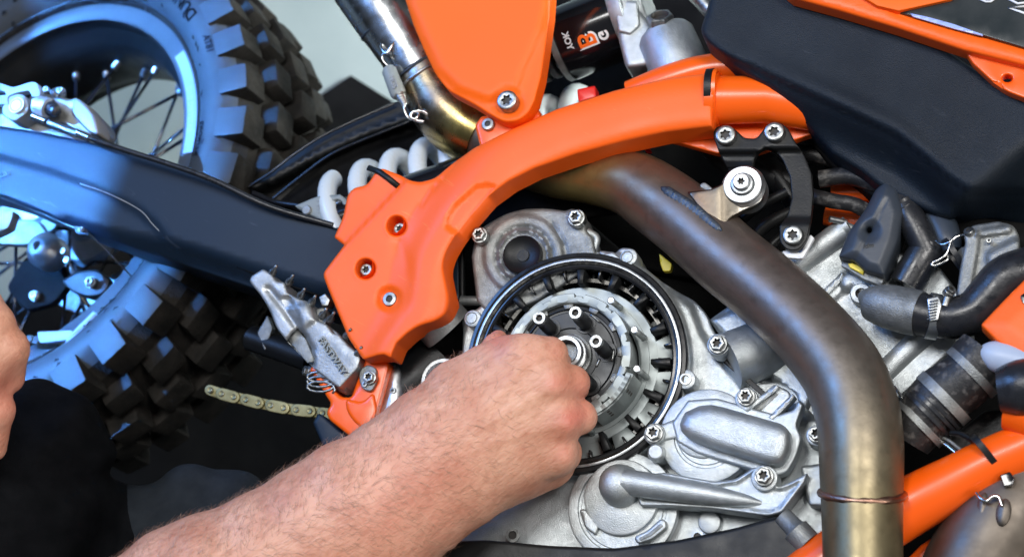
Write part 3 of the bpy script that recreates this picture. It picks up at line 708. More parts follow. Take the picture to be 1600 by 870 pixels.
# right end of the upper tube, with its lip
tube('upper_tube', [(1108, 157, 8, 43.5), (1122, 157, 8, 43.5), (1124, 157, 8, 38), (1200, 156, 6, 37), (1300, 172, -4, 38)], 40, M['frame'], frame, n=36, smooth=False)
tube('rear_tube', [(985, 150, -40, 24), (1060, 122, -30, 26), (1130, 107, -26, 24), (1230, 112, -30, 22), (1320, 140, -40, 22)], 24, M['frame'], frame, n=28)
zt = [P(1113, 157, 8)+(Vector((0, 1, 0))*math.cos(t)+N*math.sin(t))*44.5*F(1113, 157, 8) for t in [2*math.pi*k/40 for k in range(40)]]
def band(name, pts, wdir, wd, th, m, parent, closed=True):
    # flat strap: a rectangle swept along pts
    verts = []; faces = []; n = len(pts); c = sum(pts, Vector())/n
    for p in pts:
        o = (p-c).normalized() if closed else N
        for a, b in ((-1, -1), (1, -1), (1, 1), (-1, 1)): verts.append(p+wdir*(a*wd/2*S)+o*(b*th/2*S))
    for i in range(n if closed else n-1):
        j = (i+1) % n
        for k in range(4): faces.append((i*4+k, i*4+(k+1) % 4, j*4+(k+1) % 4, j*4+k))
    if not closed: faces += [(3, 2, 1, 0), tuple(n*4-4+k for k in range(4))]
    return mesh_obj(name, verts, faces, m, parent, True, ang=50)
band('cable_tie', zt, Vector((1, .06, SL)).normalized(), 11, 4, M['black'], frame)
zt2 = [P(1122, 157, 8)+(Vector((0, 1, 0))*math.cos(t)+N*math.sin(t))*44*F(1122, 157, 8) for t in [2*math.pi*k/40 for k in range(40)]]
band('tube_lip', zt2, Vector((1, 0.02, SL)).normalized(), 6, 4, M['frame'], frame)
plate('gusset', [(1020, 212), (1060, 200), (1120, 190), (1200, 188), (1300, 190), (1300, 200), (1180, 240, 6), (1120, 240, 3)], -22, 14, M['frame'], frame, 3, R=2)
# upper rear side panel
pan = group('side_panel', bike, 'flat orange side panel with a raised centre and a torx bolt at its tip')
ins = [(610, -80), (848, -80), (849, 0), (838, 46), (812, 106), (800, 140), (762, 148), (720, 132), (692, 104), (672, 60), (650, 10), (640, -80)]
def z_p(x, y, d):
    s = sdpoly(x, y, ins); z = 62-sst(s, 0, 16)*9
    b = np.hypot(x-793, y-160); z = z-4*(1-sst(b, 20, 25)); return z
relief('panel_skin', [(618, -80), (866, -80), (860, 20), (852, 80), (846, 120), (836, 158), (826, 178, 10), (810, 190, 10), (788, 192, 10), (766, 180, 10), (738, 162, 10), (700, 142, 10), (680, 116, 10), (664, 82), (646, 40), (630, -10)], z_p, M['panel'], pan, step=7, depth=30, bevel=5)
bolt(793, 158, 62, 16.5, pan, 'button')
plate('panel_lug', [(742, 196), (752, 182, 4), (770, 180, 4), (790, 196), (838, 166, 4), (846, 182), (800, 214), (752, 236)], 18, 40, M['frame'], frame, 6, R=5)
bolt(763, 195, 22, 10, frame, 'plain')
# ---- footpeg bracket
plate('footpeg_bracket', [(483, 576), (496, 568), (500, 584), (532, 620), (549, 621), (560, 590), (566, 563), (590, 557), (609, 567), (600, 604), (590, 641), (584, 668), (576, 690), (563, 694), (514, 655), (510, 643), (518, 631)], -14, 50, M['frame'], frame, 6, R=6)
plate('bracket_rib', [(540, 622), (566, 628), (584, 612), (590, 640), (582, 664), (566, 670), (550, 655), (541, 640)], -8, 20, M['frame'], frame, 6, R=8)
plate('pivot_plate', [(562, 578, 6), (574, 569, 6), (588, 574, 8), (589, 596, 8), (580, 612, 6), (566, 608, 6), (561, 592, 6)], -5, 6, M['castd'], frame, 2)
bolt(578, 590, -2, 11, frame, 'flange'); bolt(570, 600, -3, 4.5, frame, 'plain')
plate('lower_guard', [(497, 645), (504, 648), (556, 693), (520, 712), (508, 704), (489, 660)], -40, 40, M['swing'], frame, 5, R=4)
bolt(481, 580, -30, 9, frame, 'flange', axis=(-1, .3, .4))
# ================================================================ FOOTPEG
peg = group('footpeg', bike, 'silver toothed footpeg with raised lettering on its edge')
pegm = mat('satin footpeg metal', (.27, .29, .30), (.42, .44, .45), .47, metal=.7, nscale=60, rvar=.12, bump=.25, bscale=700, detail=12)
pout = [(390, 440, 4), (392, 432, 4), (411, 420, 4), (424, 428), (432, 440), (444, 441), (450, 458), (466, 466), (484, 472), (494, 500), (510, 506), (520, 520), (530, 523), (545, 540), (556, 548), (564, 560), (559, 576, 3), (531, 606, 3), (524, 602), (494, 579), (449, 534, 6), (432, 512, 10), (421, 483, 14), (408, 462, 10)]
edge = [(390, 445), (425, 470), (448, 505), (470, 530), (490, 548), (508, 575), (528, 605)]
def z_peg(x, y, d):
    s = dseg(x, y, [(397, 428), (440, 455), (466, 478), (490, 505), (520, 532), (548, 562)])
    z = 10-.10*s+0*x
    bay = up(sdpoly(x, y, [(448, 532), (463, 514), (478, 524), (492, 560), (490, 572), (478, 566)]), 3); z = z-26*bay
    # the arm is waisted in the middle, with a raised rib along its lower edge
    w1 = dseg(x, y, [(420, 452), (444, 482), (462, 508), (486, 544)]); z = z-7*np.exp(-((w1)/5)**2)
    w2 = sdpoly(x, y, [(462, 478), (480, 474), (492, 500), (474, 512)]); z = z+5*up(w2, 8)
    w3 = sdpoly(x, y, [(440, 466), (452, 462), (460, 476), (450, 482)]); z = z-8*up(w3, 5)
    return z
relief('peg_body', pout, z_peg, pegm, peg, step=4, depth=52, bevel=3.5, R=3)
plate('peg_window', [(450, 531), (464, 515), (478, 530), (492, 564), (480, 566)], -6, 6, M['castd'], peg, 1.5)
for (x, y) in ((429, 421), (455, 436), (473, 457), (490, 468), (519, 494), (545, 520), (562, 548), (507, 488)):
    z = 6; v, f, al = sweep([P(x-4, y+6, z-4), P(x-2, y+3, z+3), P(x, y, z+9), P(x+3, y-6, z+22)], [7*S, 6.5*S, 3.0*S, 2.2*S], 10); mesh_obj('peg_spike', v, f, M['steel'], peg)
me = text('peg_lettering', 'FASTWAY', 519, 556, 13, 15, -50, M['cuff'], peg, .02, 0, .12, 1.1)
plate('peg_stop', [(498, 464, 2), (508, 458, 2), (516, 468, 2), (512, 478, 2), (502, 478, 2)], -4, 22, M['steel'], peg, 2)
plate('peg_stop', [(494, 482, 2), (506, 480, 2), (512, 500, 2), (504, 512, 2), (495, 500, 2)], -8, 22, M['castd'], peg, 3)
tube('peg_hinge', [(500, 585, -30), (548, 604, -30)], 14, M['castd'], peg, n=20)
v, f, al = sweep([P(502+22*math.cos(t), 585+10*math.sin(t)+t*1.2, -14) for t in [k*.5 for k in range(40)]], [2.4*S]*40, 6)
mesh_obj('return_spring', v, f, M['steel'], peg)
plate('peg_hinge_block', [(515, 512), (528, 520), (530, 538), (520, 534)], -10, 20, M['dec'], peg, 3, R=4)
# brake pedal
ped = group('brake_pedal', bike, 'worn silver brake pedal arm behind the footpeg bracket')
relief('pedal_arm', [(580, 700), (581, 660), (592, 620), (606, 582), (618, 567, 6), (628, 580), (631, 610), (630, 640), (620, 668), (604, 702)], lambda x, y, d: -38+10*np.clip(d/14, 0, 1), M['alu'], ped, step=5, depth=26, bevel=6, R=5)
bolt(614, 610, -27, 5, ped, 'plain')
tube('pedal_tip', [(392, 528, -180), (440, 545, -170), (486, 562, -160)], 20, M['black'], ped, n=16)
plate('pedal_plate', [(402, 520), (418, 492), (426, 512), (414, 548)], -150, 12, M['castd'], ped, 2, R=3)
# swingarm pivot bosses
boss = group('pivot_bosses', bike, 'grey metal bosses between the frame guard and the clutch')
tube('pivot_boss', [(650, 465, -20), (668, 480, -24), (700, 515, -50)], 42, M['castd'], boss, n=40, smooth=False)
tube('boss_seam', [(655, 468, -16), (661, 474, -18)], 44, M['alu'], boss, n=40)
ring_obj('shaft_seal', [(1, -1), (1, 0), (.94, .1), (.80, .1), (.74, -.05), (.6, -.15), (.3, -.15)], 692, 594, -30, 36, M['alu'], boss, n=48)
tube('dark_housing', [(606, 640, -90), (650, 600, -90), (690, 560, -100)], 46, M['black'], boss, n=24)
plate('spacer', [(706, 330), (722, 336), (748, 356), (744, 372), (724, 356), (704, 350)], -70, 26, M['castd'], boss, 4, R=3)
plate('slat', [(697, 385), (716, 370), (718, 470), (704, 468)], -90, 20, M['swing'], boss, 3)
tube('slat_tube', [(720, 470, -80), (760, 470, -80)], 8, M['castd'], boss, n=14)
tube('slat_tube', [(722, 380, -90), (722, 470, -90)], 5, M['black'], boss, n=14)
# ================================================================ EXHAUST
exh = group('exhaust', bike, 'heat tinted exhaust header running from the cylinder to the silencer')
hd = [(1348, 960, 60, 62), (1348, 880, 60, 62), (1347, 800, 60, 63), (1346, 740, 60, 65), (1345, 690, 60, 66), (1338, 638, 56, 66), (1314, 578, 48, 65), (1262, 514, 36, 62), (1200, 455, 20, 60), (1135, 402, 2, 59), (1080, 352, -16, 59), (1030, 314, -36, 57), (985, 286, -56, 52), (930, 272, -80, 48), (870, 262, -100, 47), (800, 236, -116, 48), (745, 206, -126, 52)]
tube('header_pipe', hd, 60, M['header'], exh, n=48, sub=8)
v, f, al = sweep([P(1347+65*math.cos(t), 771+5*math.sin(t), 60)+N*0 for t in [0]]*2+[], [1]*2, 4) if 0 else ([], [], [])
wp = []
for k in range(40):
    t = 2*math.pi*k/40; c = P(1347, 771, 60); wp.append(c+(Vector((1, 0, 0))*math.cos(t)+Vector((0, -.06, 1)).normalized()*math.sin(t))*62.8*F(1347, 771, 60))
v, f, al = sweep(wp, [(6.2+.6*math.sin(k*1.9))*S for k in range(40)], 10, closed=True); mesh_obj('weld_ring', v, f, M['weldr'], exh)
el = [(760, 214, -124, 54), (728, 196, -124, 56), (700, 172, -120, 55), (682, 146, -116, 52), (668, 122, -112, 49), (657, 106, -110, 47)]
tube('elbow', el, 50, M['elbow'], exh, n=44, sub=8)
tube('silencer_inlet', [(660, 112, -110, 50), (652, 98, -108, 50), (640, 78, -106, 50), (622, 50, -104, 52), (612, 34, -104, 54), (595, 8, -104, 56), (560, -46, -104, 58), (520, -110, -104, 60)], 50, M['mid'], exh, n=44)
def pring(name, c, d, r, th, m, z=-106, seg=44):
    d = Vector((d[0], -d[1], 0)).normalized(); cc = P(c[0], c[1], z); e1 = d.cross(Vector((0, 0, 1))).normalized(); e2 = d.cross(e1)
    v, f, al = sweep([cc+(e1*math.cos(t)+e2*math.sin(t))*r*F(c[0], c[1], z) for t in [2*math.pi*k/seg for k in range(seg)]], [th*S]*seg, 8, closed=True)
    return mesh_obj(name, v, f, m, exh)
pring('joint_ring', (612, 34), (16, 26), 54, 2.4, M['weld']); pring('joint_ring', (655, 104), (12, 18), 49.5, 2.2, M['weld'], -108); pring('joint_ring', (662, 116), (12, 18), 51, 3.0, M['mid'], -110)
def weldspot(x, y, z, a, b, ang, name='weld_spot', m=None, h=6):
    c, s = math.cos(math.radians(ang)), math.sin(math.radians(ang)); o = [(x+(u*c-w_*s), y+(u*s+w_*c)) for u, w_ in circle(0, 0, a, 20, b)]
    return relief(name, o, lambda X, Y, d: z+h*np.clip(d/min(a, b), 0, 1)**.6+.6*np.sin(X*.9)*np.cos(Y*.8), m or M['weld'], exh, step=3, depth=8, bevel=1)
# spring with sleeve and hooks
def wire(name, pts, r, m=None, z=0): return tube(name, pts, r, m or M['chrome'], exh, n=10, sub=8)
wire('spring_hook', [(600, 62, -62), (596, 74, -52), (604, 84, -46), (612, 72, -46), (620, 60, -50)], 3.0)
wire('spring_hook', [(612, 108, -52), (601, 98, -50), (597, 88, -48), (605, 82, -45), (612, 86, -45)], 2.0)
tube('spring_sleeve', [(606, 106, -52, 8), (608, 110, -52, 12), (622, 146, -58, 13), (624, 150, -58, 11)], 12, mat('grey silicone sleeve', (.22, .25, .25), (.27, .3, .3), .45), exh, n=20, smooth=False)
text('sleeve_lettering', 'HGS', 614, 128, -38, 12, -66, M['grey'], exh, .02, 0, .05)
for k in range(6): 
    c = P(624+k*1.7, 147+k*3.2, -57); d = Vector((.35, -.93, 0)).normalized(); e1 = d.cross(Vector((0, 0, 1))); e2 = d.cross(e1)
    v, f, al = sweep([c+(e1*math.cos(t)+e2*math.sin(t))*(10-k*.9)*S for t in [2*math.pi*q/20 for q in range(20)]], [1.7*S]*20, 6, closed=True); mesh_obj('spring_turn', v, f, M['chrome'], exh)
wire('spring_hook', [(632, 160, -56), (632, 172, -56), (638, 184, -58), (648, 186, -58), (654, 180, -60), (652, 175, -62)], 2.2)
wire('spring_hook', [(662, 190, -66), (650, 188, -60), (642, 182, -58), (646, 175, -58), (660, 174, -60), (670, 180, -66)], 2.6)
weldspot(676, 182, -72, 17, 10, 35); weldspot(614, 74, -52, 9, 6, 50); weldspot(727, 168, -74, 22, 9, 22)
tab = [(640, 50), (648, 60), (640, 76), (630, 68)]
plate('hook_tab', [(604, 58), (612, 54), (622, 68), (634, 84), (628, 90), (612, 78)], -48, 10, M['weld'], exh, 2, R=2)
# hanger: sheet bracket, weld seam, bushing bolt
hb = [(1074, 300), (1110, 296), (1128, 288), (1140, 268, 12), (1170, 258, 14), (1196, 280, 16), (1192, 316, 14), (1160, 330, 10), (1140, 340, 8), (1131, 362), (1112, 350)]
o = relief('hanger_bracket', hb, lambda x, y, d: np.interp(x, [1074, 1128, 1158], [46, 50, 38]), M['bronze'], exh, step=7, depth=10, bevel=2.5)
at = o.data.attributes.new('along', 'FLOAT', 'POINT'); at.data.foreach_set('value', [min(1, max(0, (800+(v_.co.x+0)/S-1070)/110)) for v_ in o.data.vertices])
relief('weld_seam', [(1030, 291, 5), (1046, 291, 5), (1092, 320), (1126, 352, 4), (1130, 362, 4), (1116, 362, 4), (1078, 338), (1036, 306, 5)], lambda x, y, d: 33+.27*(x-1030)+3*np.clip(d/5, 0, 1)+.7*np.sin(x*.8+y*.5), M['weld'], exh, step=3, depth=16, bevel=2)
ring_obj('bushing', [(1.12, -1.2), (1.12, -.15), (1, 0), (1, .12), (.95, .18), (.62, .18), (.60, .1), (.58, .3), (.54, .36), (.44, .38), (.42, .62), (.38, .66), (lambda t: star(t, .17), .66), (lambda t: star(t, .15), .45, 1)], 1161, 290, 44, 31, M['alu'], exh, mats=[M['alu'], M['recess']])
plate('heat_tab', [(1092, 290, 6), (1100, 284, 5), (1108, 290, 6), (1120, 300), (1104, 302)], 6, 8, M['castd'], exh, 2)
wire('hanger_wire', [(1150, 330, 0), (1152, 344, 0), (1160, 356, -6)], 2.2)
# lower right: second pipe section with hooks
lower = [(1660, 700, -60, 70), (1610, 760, -50, 76), (1560, 830, -40, 84), (1520, 920, -40, 90)]
tube('header_bend', lower, 80, M['muff'], exh, n=48)
weldspot(1535, 792, 28, 9, 24, 8, m=M['muff']); weldspot(1568, 800, 36, 12, 22, 10, m=M['muff'])
wire('spring_hook', [(1526, 770, 36), (1532, 778, 40), (1542, 782, 42), (1550, 776, 42), (1560, 776, 42), (1566, 790, 42)], 3)
# ================================================================ BLACK ENGINE MOUNT BRACKET
mb = group('engine_mount', bike, 'black bent bracket bolted between the frame and the cylinder head')
bo_ = [(1114, 212, 6), (1117, 200, 6), (1128, 196, 6), (1143, 198, 6), (1154, 207, 6), (1163, 216, 6), (1182, 217, 6), (1192, 204, 6), (1200, 193, 6), (1218, 191, 6), (1231, 200, 6), (1242, 221), (1257, 243), (1268, 270), (1271, 303), (1268, 337), (1261, 375, 8), (1247, 392, 8), (1229, 391, 8), (1218, 378, 6), (1218, 353), (1230, 337, 4), (1237, 309), (1234, 276), (1223, 251), (1212, 237, 4), (1199, 231, 4), (1186, 236, 4), (1179, 248), (1177, 262, 2), (1136, 262, 2), (1124, 240)]
def z_b(x, y, d):
    z = 16.+0*x
    yl = np.where(x < 1190, 234, 229); z = z-14*sst(y, yl, yl+10)
    z = z+8*sst(y, 338, 352)-6*sst(y, 250, 262)*(x < 1185); return z
relief('bracket', bo_, z_b, M['black'], mb, step=4, depth=9, bevel=2.5)
bolt(1134, 212, 22, 16, mb, 'button'); bolt(1210, 207, 22, 16, mb, 'button'); bolt(1239, 368, 14, 16, mb, 'button')
plate('bracket_leg', [(1138, 262), (1176, 262), (1180, 300), (1142, 310)], -6, 10, M['black'], mb, 2)
plate('washer_pad', [(1222, 392, 3), (1252, 395, 3), (1266, 366, 3), (1272, 372), (1254, 404, 3), (1228, 402, 3)], -4, 8, M['white'], mb, 1.5)
# ================================================================ ENGINE CASE
eng = group('engine_case', bike, 'cast aluminium engine side cover with water pump housing and torx flange bolts')
def capsule(x, y, a, b, r): return dseg(x, y, [a, b])-r
def taper(x, y, a, b, ra, rb):
    vx, vy = b[0]-a[0], b[1]-a[1]; t = np.clip(((x-a[0])*vx+(y-a[1])*vy)/(vx*vx+vy*vy), 0, 1)
    return np.hypot(x-a[0]-t*vx, y-a[1]-t*vy)-(ra+(rb-ra)*t)
clutch_out = [(899+170*math.cos(t)-0, 565+170*math.sin(t)) for t in [2*math.pi*k/72 for k in range(72)]]
CC = P(899, 565, 0)
def ell(r, s=0, n=96):
    out = []
    for k in range(n):
        a = 2*math.pi*k/n; q = CC+(U*math.cos(a)+V*math.sin(a))*(r*S)+N*(s*S); f = D/((eye.z-q.z)/S); out.append((800+q.x/S*f, 435-q.y/S*f))
    return out
hole_e = ell(166, -2)
case = [(722, 560), (724, 520), (722, 500, 8), (728, 487, 8), (742, 485, 6), (752, 478), (780, 430), (850, 394), (930, 392), (948, 398, 6), (962, 396, 6), (970, 387, 8), (988, 388, 8), (997, 400, 8), (1000, 412), (1034, 440), (1062, 458, 14), (1086, 470, 10), (1106, 492, 10), (1113, 516, 10), (1140, 545, 10), (1152, 572), (1190, 598), (1215, 596, 6), (1232, 604), (1250, 614, 6), (1256, 632), (1275, 652), (1310, 660), (1310, 900), (690, 900), (690, 700), (700, 620)]
pump = [(1062, 662), (1070, 644), (1092, 634), (1112, 632), (1131, 636), (1222, 662, 6), (1235, 674, 10), (1234, 704, 14), (1222, 724, 10), (1203, 726, 10), (1108, 697), (1076, 684, 8), (1064, 674, 6)]
pump = fillet(pump, 3)
flange_o = [(1050, 660), (1075, 625), (1120, 622), (1215, 648), (1240, 640, 6), (1248, 625, 4), (1256, 632, 4), (1244, 664, 6), (1253, 684, 8), (1245, 712, 10), (1230, 738, 8), (1205, 746, 8), (1180, 735), (1090, 708), (1058, 690)]
flange_o = fillet(flange_o, 3)
apron = fillet([(985, 742), (1040, 738), (1118, 752), (1150, 748, 6), (1180, 728, 6), (1215, 760, 8), (1236, 752), (1262, 738, 3), (1258, 752, 3), (1222, 800, 6), (1200, 806, 8), (1110, 794), (1040, 790), (1000, 790)], 4)
def z_case(x, y, d):
    z = -16+0*x
    # low apron away from the rim of the clutch opening
    rr = np.hypot(x-899, y-565)
    z = z+10*(1-sst(rr, 176, 186))
    # outer rim of casting along the upper right
    z = z-8*sst(dseg(x, y, [(1030, 440), (1075, 480), (1090, 540), (1110, 600)]), 0, 1)*0
    rim = dseg(x, y, [(998, 400), (1040, 440), (1080, 482), (1098, 530), (1128, 566), (1160, 600)]); z = z-22*sst(-(x*0)-rim, -1e9, -1e8)
    sh = sdpoly(x, y, [(1048, 452), (1080, 478), (1096, 520), (1120, 556), (1150, 590), (1190, 640), (1330, 660), (1330, 560), (1200, 500), (1100, 430)])
    z = z-16*up(sh, 14)
    return z
relief('side_cover', case, z_case, M['cast'], eng, step=4.5, holes=[hole_e, circle(980, 402, 8.5, 20), circle(737, 497, 8, 20)], depth=60, bevel=4, ang=60)
def disc(name, x, y, z, r, h, m=None, b=3.5, inner=None, ax=None):
    spec = [(1, -h/r), (1, -b/r), (1-.3*b/r, -.3*b/r), (1-b/r, 0)]
    if inner: spec += [(inner+1.5/r, 0), (inner, -2.5/r), (inner-4/r, -2.5/r), (inner-5.5/r, 0)]
    return ring_obj(name, spec, x, y, z, r, m or M['cast'], eng, n=96, axis=ax)
disc('pump_base', 1104, 680, 1, 75, 22, inner=.68)
disc('pump_base_step', 1098, 670, 6, 46, 8)
plate('pump_arm', [(1010, 672, 8), (1060, 652), (1080, 680), (1020, 692, 10)], 7, 26, M['cast'], eng, 5)
disc('lower_cover', 972, 792, -8, 88, 16, inner=.80); disc('lower_cover_step', 970, 776, 2, 60, 12)
plate('cover_rib', fillet([(905, 796), (914, 794), (936, 822), (930, 836), (914, 824)], 6), 2, 14, M['cast'], eng, 4)
plate('cover_rib', fillet([(990, 838), (1012, 828), (1032, 810), (1040, 812), (1042, 824), (1020, 842), (996, 850)], 6), 4, 14, M['cast'], eng, 4)
plate('cover_rib_pocket', fillet([(998, 840), (1014, 832), (1032, 817), (1037, 821), (1018, 837), (1000, 845)], 3), 4.8, 3, M['castd'], eng, 1)
for (bx, by, br, h) in ((1022, 677, 17, 14), (1025, 706, 14, 10), (1122, 538, 18, 4), (1166, 622, 18, 12), (1194, 746, 21, 22), (1276, 680, 17, -2), (982, 401, 14, 5), (738, 497, 14, 5), (1071, 592, 16, 1)): disc('bolt_boss', bx, by, h, br, 40, b=3)
disc('low_shelf', 1108, 815, -22, 18, 20)
relief('pump_housing', pump, lambda x, y, d: 44+5*np.clip(d/36, 0, 1)**.6-.05*(x-1150)*0, M['cast'], eng, step=4, depth=50, bevel=15, ang=70)
relief('pump_flange', flange_o, lambda x, y, d: 10+0*x, M['cast'], eng, step=4.5, depth=24, bevel=4.5, ang=60)
relief('lever_apron', apron, lambda x, y, d: 16-6*up(-(d-9), 3)*-1*0-5*sst(d, 5, 8), M['cast'], eng, step=4.5, depth=40, bevel=4, ang=60)
tube('lever_tube', [(975, 752, 26, 21), (1040, 762, 24, 19.5), (1110, 773, 20, 16), (1160, 781, 14, 11), (1190, 786, 8, 4)], 18, M['cast'], eng, n=32)
ring_obj('lever_dome', [(1.12, -1.4), (1.1, -.6), (1.04, -.1), (1.0, .2), (.92, .5), (.78, .72), (.58, .88), (.35, .97), (.12, 1.0)], 968, 757, 14, 32, M['cast'], eng, n=64)
plate('pump_bridge', [(1170, 634), (1210, 600, 4), (1232, 610, 4), (1238, 622), (1205, 652)], 4, 26, M['cast'], eng, 4, R=4)
plate('cover_rib', [(1160, 638, 3), (1214, 600, 3), (1218, 606), (1168, 644)], 12, 20, M['cast'], eng, 2.5)
plate('cover_rib', [(1200, 652, 3), (1238, 614, 3), (1243, 619), (1208, 656)], 12, 20, M['cast'], eng, 2.5)
plate('case_block', [(1250, 728), (1312, 720), (1312, 792), (1264, 790)], -4, 30, M['cast'], eng, 6, R=6)
plate('dark_slot', [(1178, 640), (1212, 612), (1216, 616), (1186, 644)], 5.5, 4, M['castd'], eng, 1)
for x, y, z, r in ((1022, 677, 16, 15), (1122, 538, 8, 15), (1166, 620, 16, 14.5), (1194, 744, 26, 15.5), (1276, 678, 6, 13.5)): bolt(x, y, z, r, eng, 'flange')
ring_obj('dowel_stub', [(1, -1), (1, .25), (.85, .4), (.3, .42)], 1025, 706, 14, 12, M['cast'], eng, n=28)
ring_obj('thread_insert', [(1, 0), (1, .15), (.7, .18), (.62, -.3, 1), (.2, -.3, 1)], 1071, 592, 3, 9, M['alu'], eng, mats=[M['alu'], M['recess']])
for x, y in ((980, 402), (737, 497)): ring_obj('screw_hole', [(1, .2), (.92, .3), (.85, -2), (.2, -2)], x, y, 4, 9.5, M['castd'], eng, n=28)
ring_obj('oil_bolt', [(1, 0), (1, .3), (.6, .32), (.55, .0, 1), (.1, .0, 1)], 1090, 838, -8, 10, M['cast'], eng, mats=[M['cast'], M['recess']])
ring_obj('oil_bolt', [(1, 0), (1, .3), (.6, .32), (.55, .0, 1), (.1, .0, 1)], 802, 836, -8, 11, M['castd'], eng, mats=[M['castd'], M['recess']])
# idler gear cover above the clutch
up_c = [(737, 402), (741, 378, 10), (748, 360, 8), (762, 350, 8), (790, 334, 14), (822, 326, 14), (856, 326, 12), (884, 330, 6), (893, 326, 8), (908, 330, 8), (916, 346, 8), (915, 360, 6), (926, 370, 6), (929, 386), (934, 404), (905, 430), (840, 470), (770, 500), (745, 470)]
def z_u(x, y, d):
    c = np.hypot(x-818, y-398); z = -24+0*x
    z = z+6*up(c-62, 6)-5*np.exp(-((c-44)/3)**2)+5*np.exp(-((c-38)/3)**2)
    z = z-10*sst(dseg(x, y, [(818, 398), (900, 440)]), 70, 80)*0
    for bx, by in ((901, 342), (750, 368)): z = np.maximum(z, np.where(np.hypot(x-bx, y-by) < 18, -16*up(np.hypot(x-bx, y-by)-14, 4)-60*(1-up(np.hypot(x-bx, y-by)-14, 4)), -99))
    w_ = dseg(x, y, [(862, 350), (880, 380), (884, 400)]); z = z-4*np.exp(-(w_/4)**2); return z
relief('gear_cover', up_c, z_u, M['castd'], eng, step=4, depth=50, bevel=6, ang=60)
ring_obj('rubber_plug', [(1.05, -.3), (1.05, .03), (.98, .08), (.92, .02), (.62, -.12), (.34, -.16), (.32, -.1), (.1, -.1)], 816, 398, -9, 30, M['black'], eng, n=48)
bolt(901, 341, -8, 14, eng); bolt(750, 368, -8, 13, eng)
tube('gear_cover_web', [(918, 362, -40), (932, 372, -40), (928, 392, -40)], 6, M['cast'], eng, n=10)
# cover dowel web
plate('case_web', [(936, 392), (960, 394), (968, 402), (1004, 420), (1028, 440), (1020, 450), (940, 404)], -10, 30, M['cast'], eng, 4, R=4)
# cylinder and crankcase behind the pipe
cyl = group('cylinder', bike, 'grey cast cylinder with ribs beneath the exhaust pipe')
cb = [(1108, 500), (1150, 470), (1180, 420), (1188, 400), (1215, 395), (1240, 400), (1262, 378), (1300, 352, 6), (1318, 344, 6), (1346, 356, 5), (1356, 372), (1420, 400), (1470, 420), (1500, 460), (1518, 500), (1490, 545), (1430, 600), (1404, 622), (1330, 660), (1250, 650), (1180, 600)]
def z_cy(x, y, d):
    z = -62+0*x
    z = z+12*up(capsule(x, y, (1330, 440), (1390, 446), 16), 6)
    z = z-10*up(capsule(x, y, (1400, 430), (1475, 400), 14), 6)
    z = z+12*up(sdpoly(x, y, [(1110, 500), (1150, 540), (1260, 640), (1280, 600), (1160, 480)]), 6)
    z = z-12*up(capsule(x, y, (1128, 530), (1240, 620), 5), 4)
    z = z-16*up(sdpoly(x, y, [(1296, 476), (1330, 446), (1420, 520), (1400, 560), (1350, 580)]), 10)*.5
    return z
relief('cylinder_body', cb, z_cy, M['cast'], cyl, step=5, depth=110, bevel=6, ang=60)
tube('cylinder_rib', [(1228, 426, -62), (1318, 360, -56)], 19, M['cast'], cyl, n=28)
tube('cylinder_rib', [(1376, 590, -70), (1440, 528, -66), (1510, 476, -66)], 19, M['cast'], cyl, n=28)
plate('cylinder_rib', [(1206, 398, 3), (1258, 380, 3), (1262, 388), (1212, 406)], -48, 16, M['cast'], cyl, 3)
plate('cylinder_web', [(1268, 470, 3), (1316, 424, 3), (1322, 430), (1276, 478)], -52, 16, M['cast'], cyl, 3)
ring_obj('stud_boss', [(1, -1.2), (1, -.1), (.9, 0), (.52, 0), (.48, -.1), (.46, -.8, 1), (.1, -.8, 1)], 1345, 458, -46, 17, M['cast'], cyl, mats=[M['cast'], M['recess']])
tube('cam_boss', [(1296, 372, -60), (1326, 352, -54)], 16, M['cast'], cyl, n=24)
tube('cam_stud', [(1322, 348, -44), (1296, 342, -30)], 5, M['steel'], cyl, n=12)
tube('lower_tube', [(1136, 566, -30), (1200, 540, -60), (1260, 500, -80)], 46, M['cast'], cyl, n=32)
plate('fin_block', [(1400, 585), (1455, 548), (1480, 560), (1470, 600), (1412, 640)], -70, 60, M['castd'], cyl, 5, R=4)
bolt(1455, 634, -40, 8, cyl, 'plain')
plate('case_gasket', [(1136, 560), (1240, 650), (1234, 656), (1130, 566)], -22, 4, M['black'], cyl, 1)
# electric plug at the bottom
plug = group('wiring_plugs', bike, 'rubber plugs and yellow connectors around the engine')
tube('sensor_plug', [(1222, 805, 20, 15), (1242, 826, 18, 17), (1243, 828, 18, 22), (1262, 848, 14, 22), (1264, 850, 14, 16)], 18, M['castd'], plug, n=24, smooth=False)
plate('yellow_clip', [(1030, 396, 2), (1040, 404, 2), (1050, 412, 3), (1048, 424, 4), (1036, 424, 3), (1032, 412, 2)], -90, 10, M['yellow'], plug, 2)
tube('clip_wire', [(1020, 470, -90), (1030, 482, -85), (1046, 478, -85)], 1.4, M['castd'], plug, n=6)
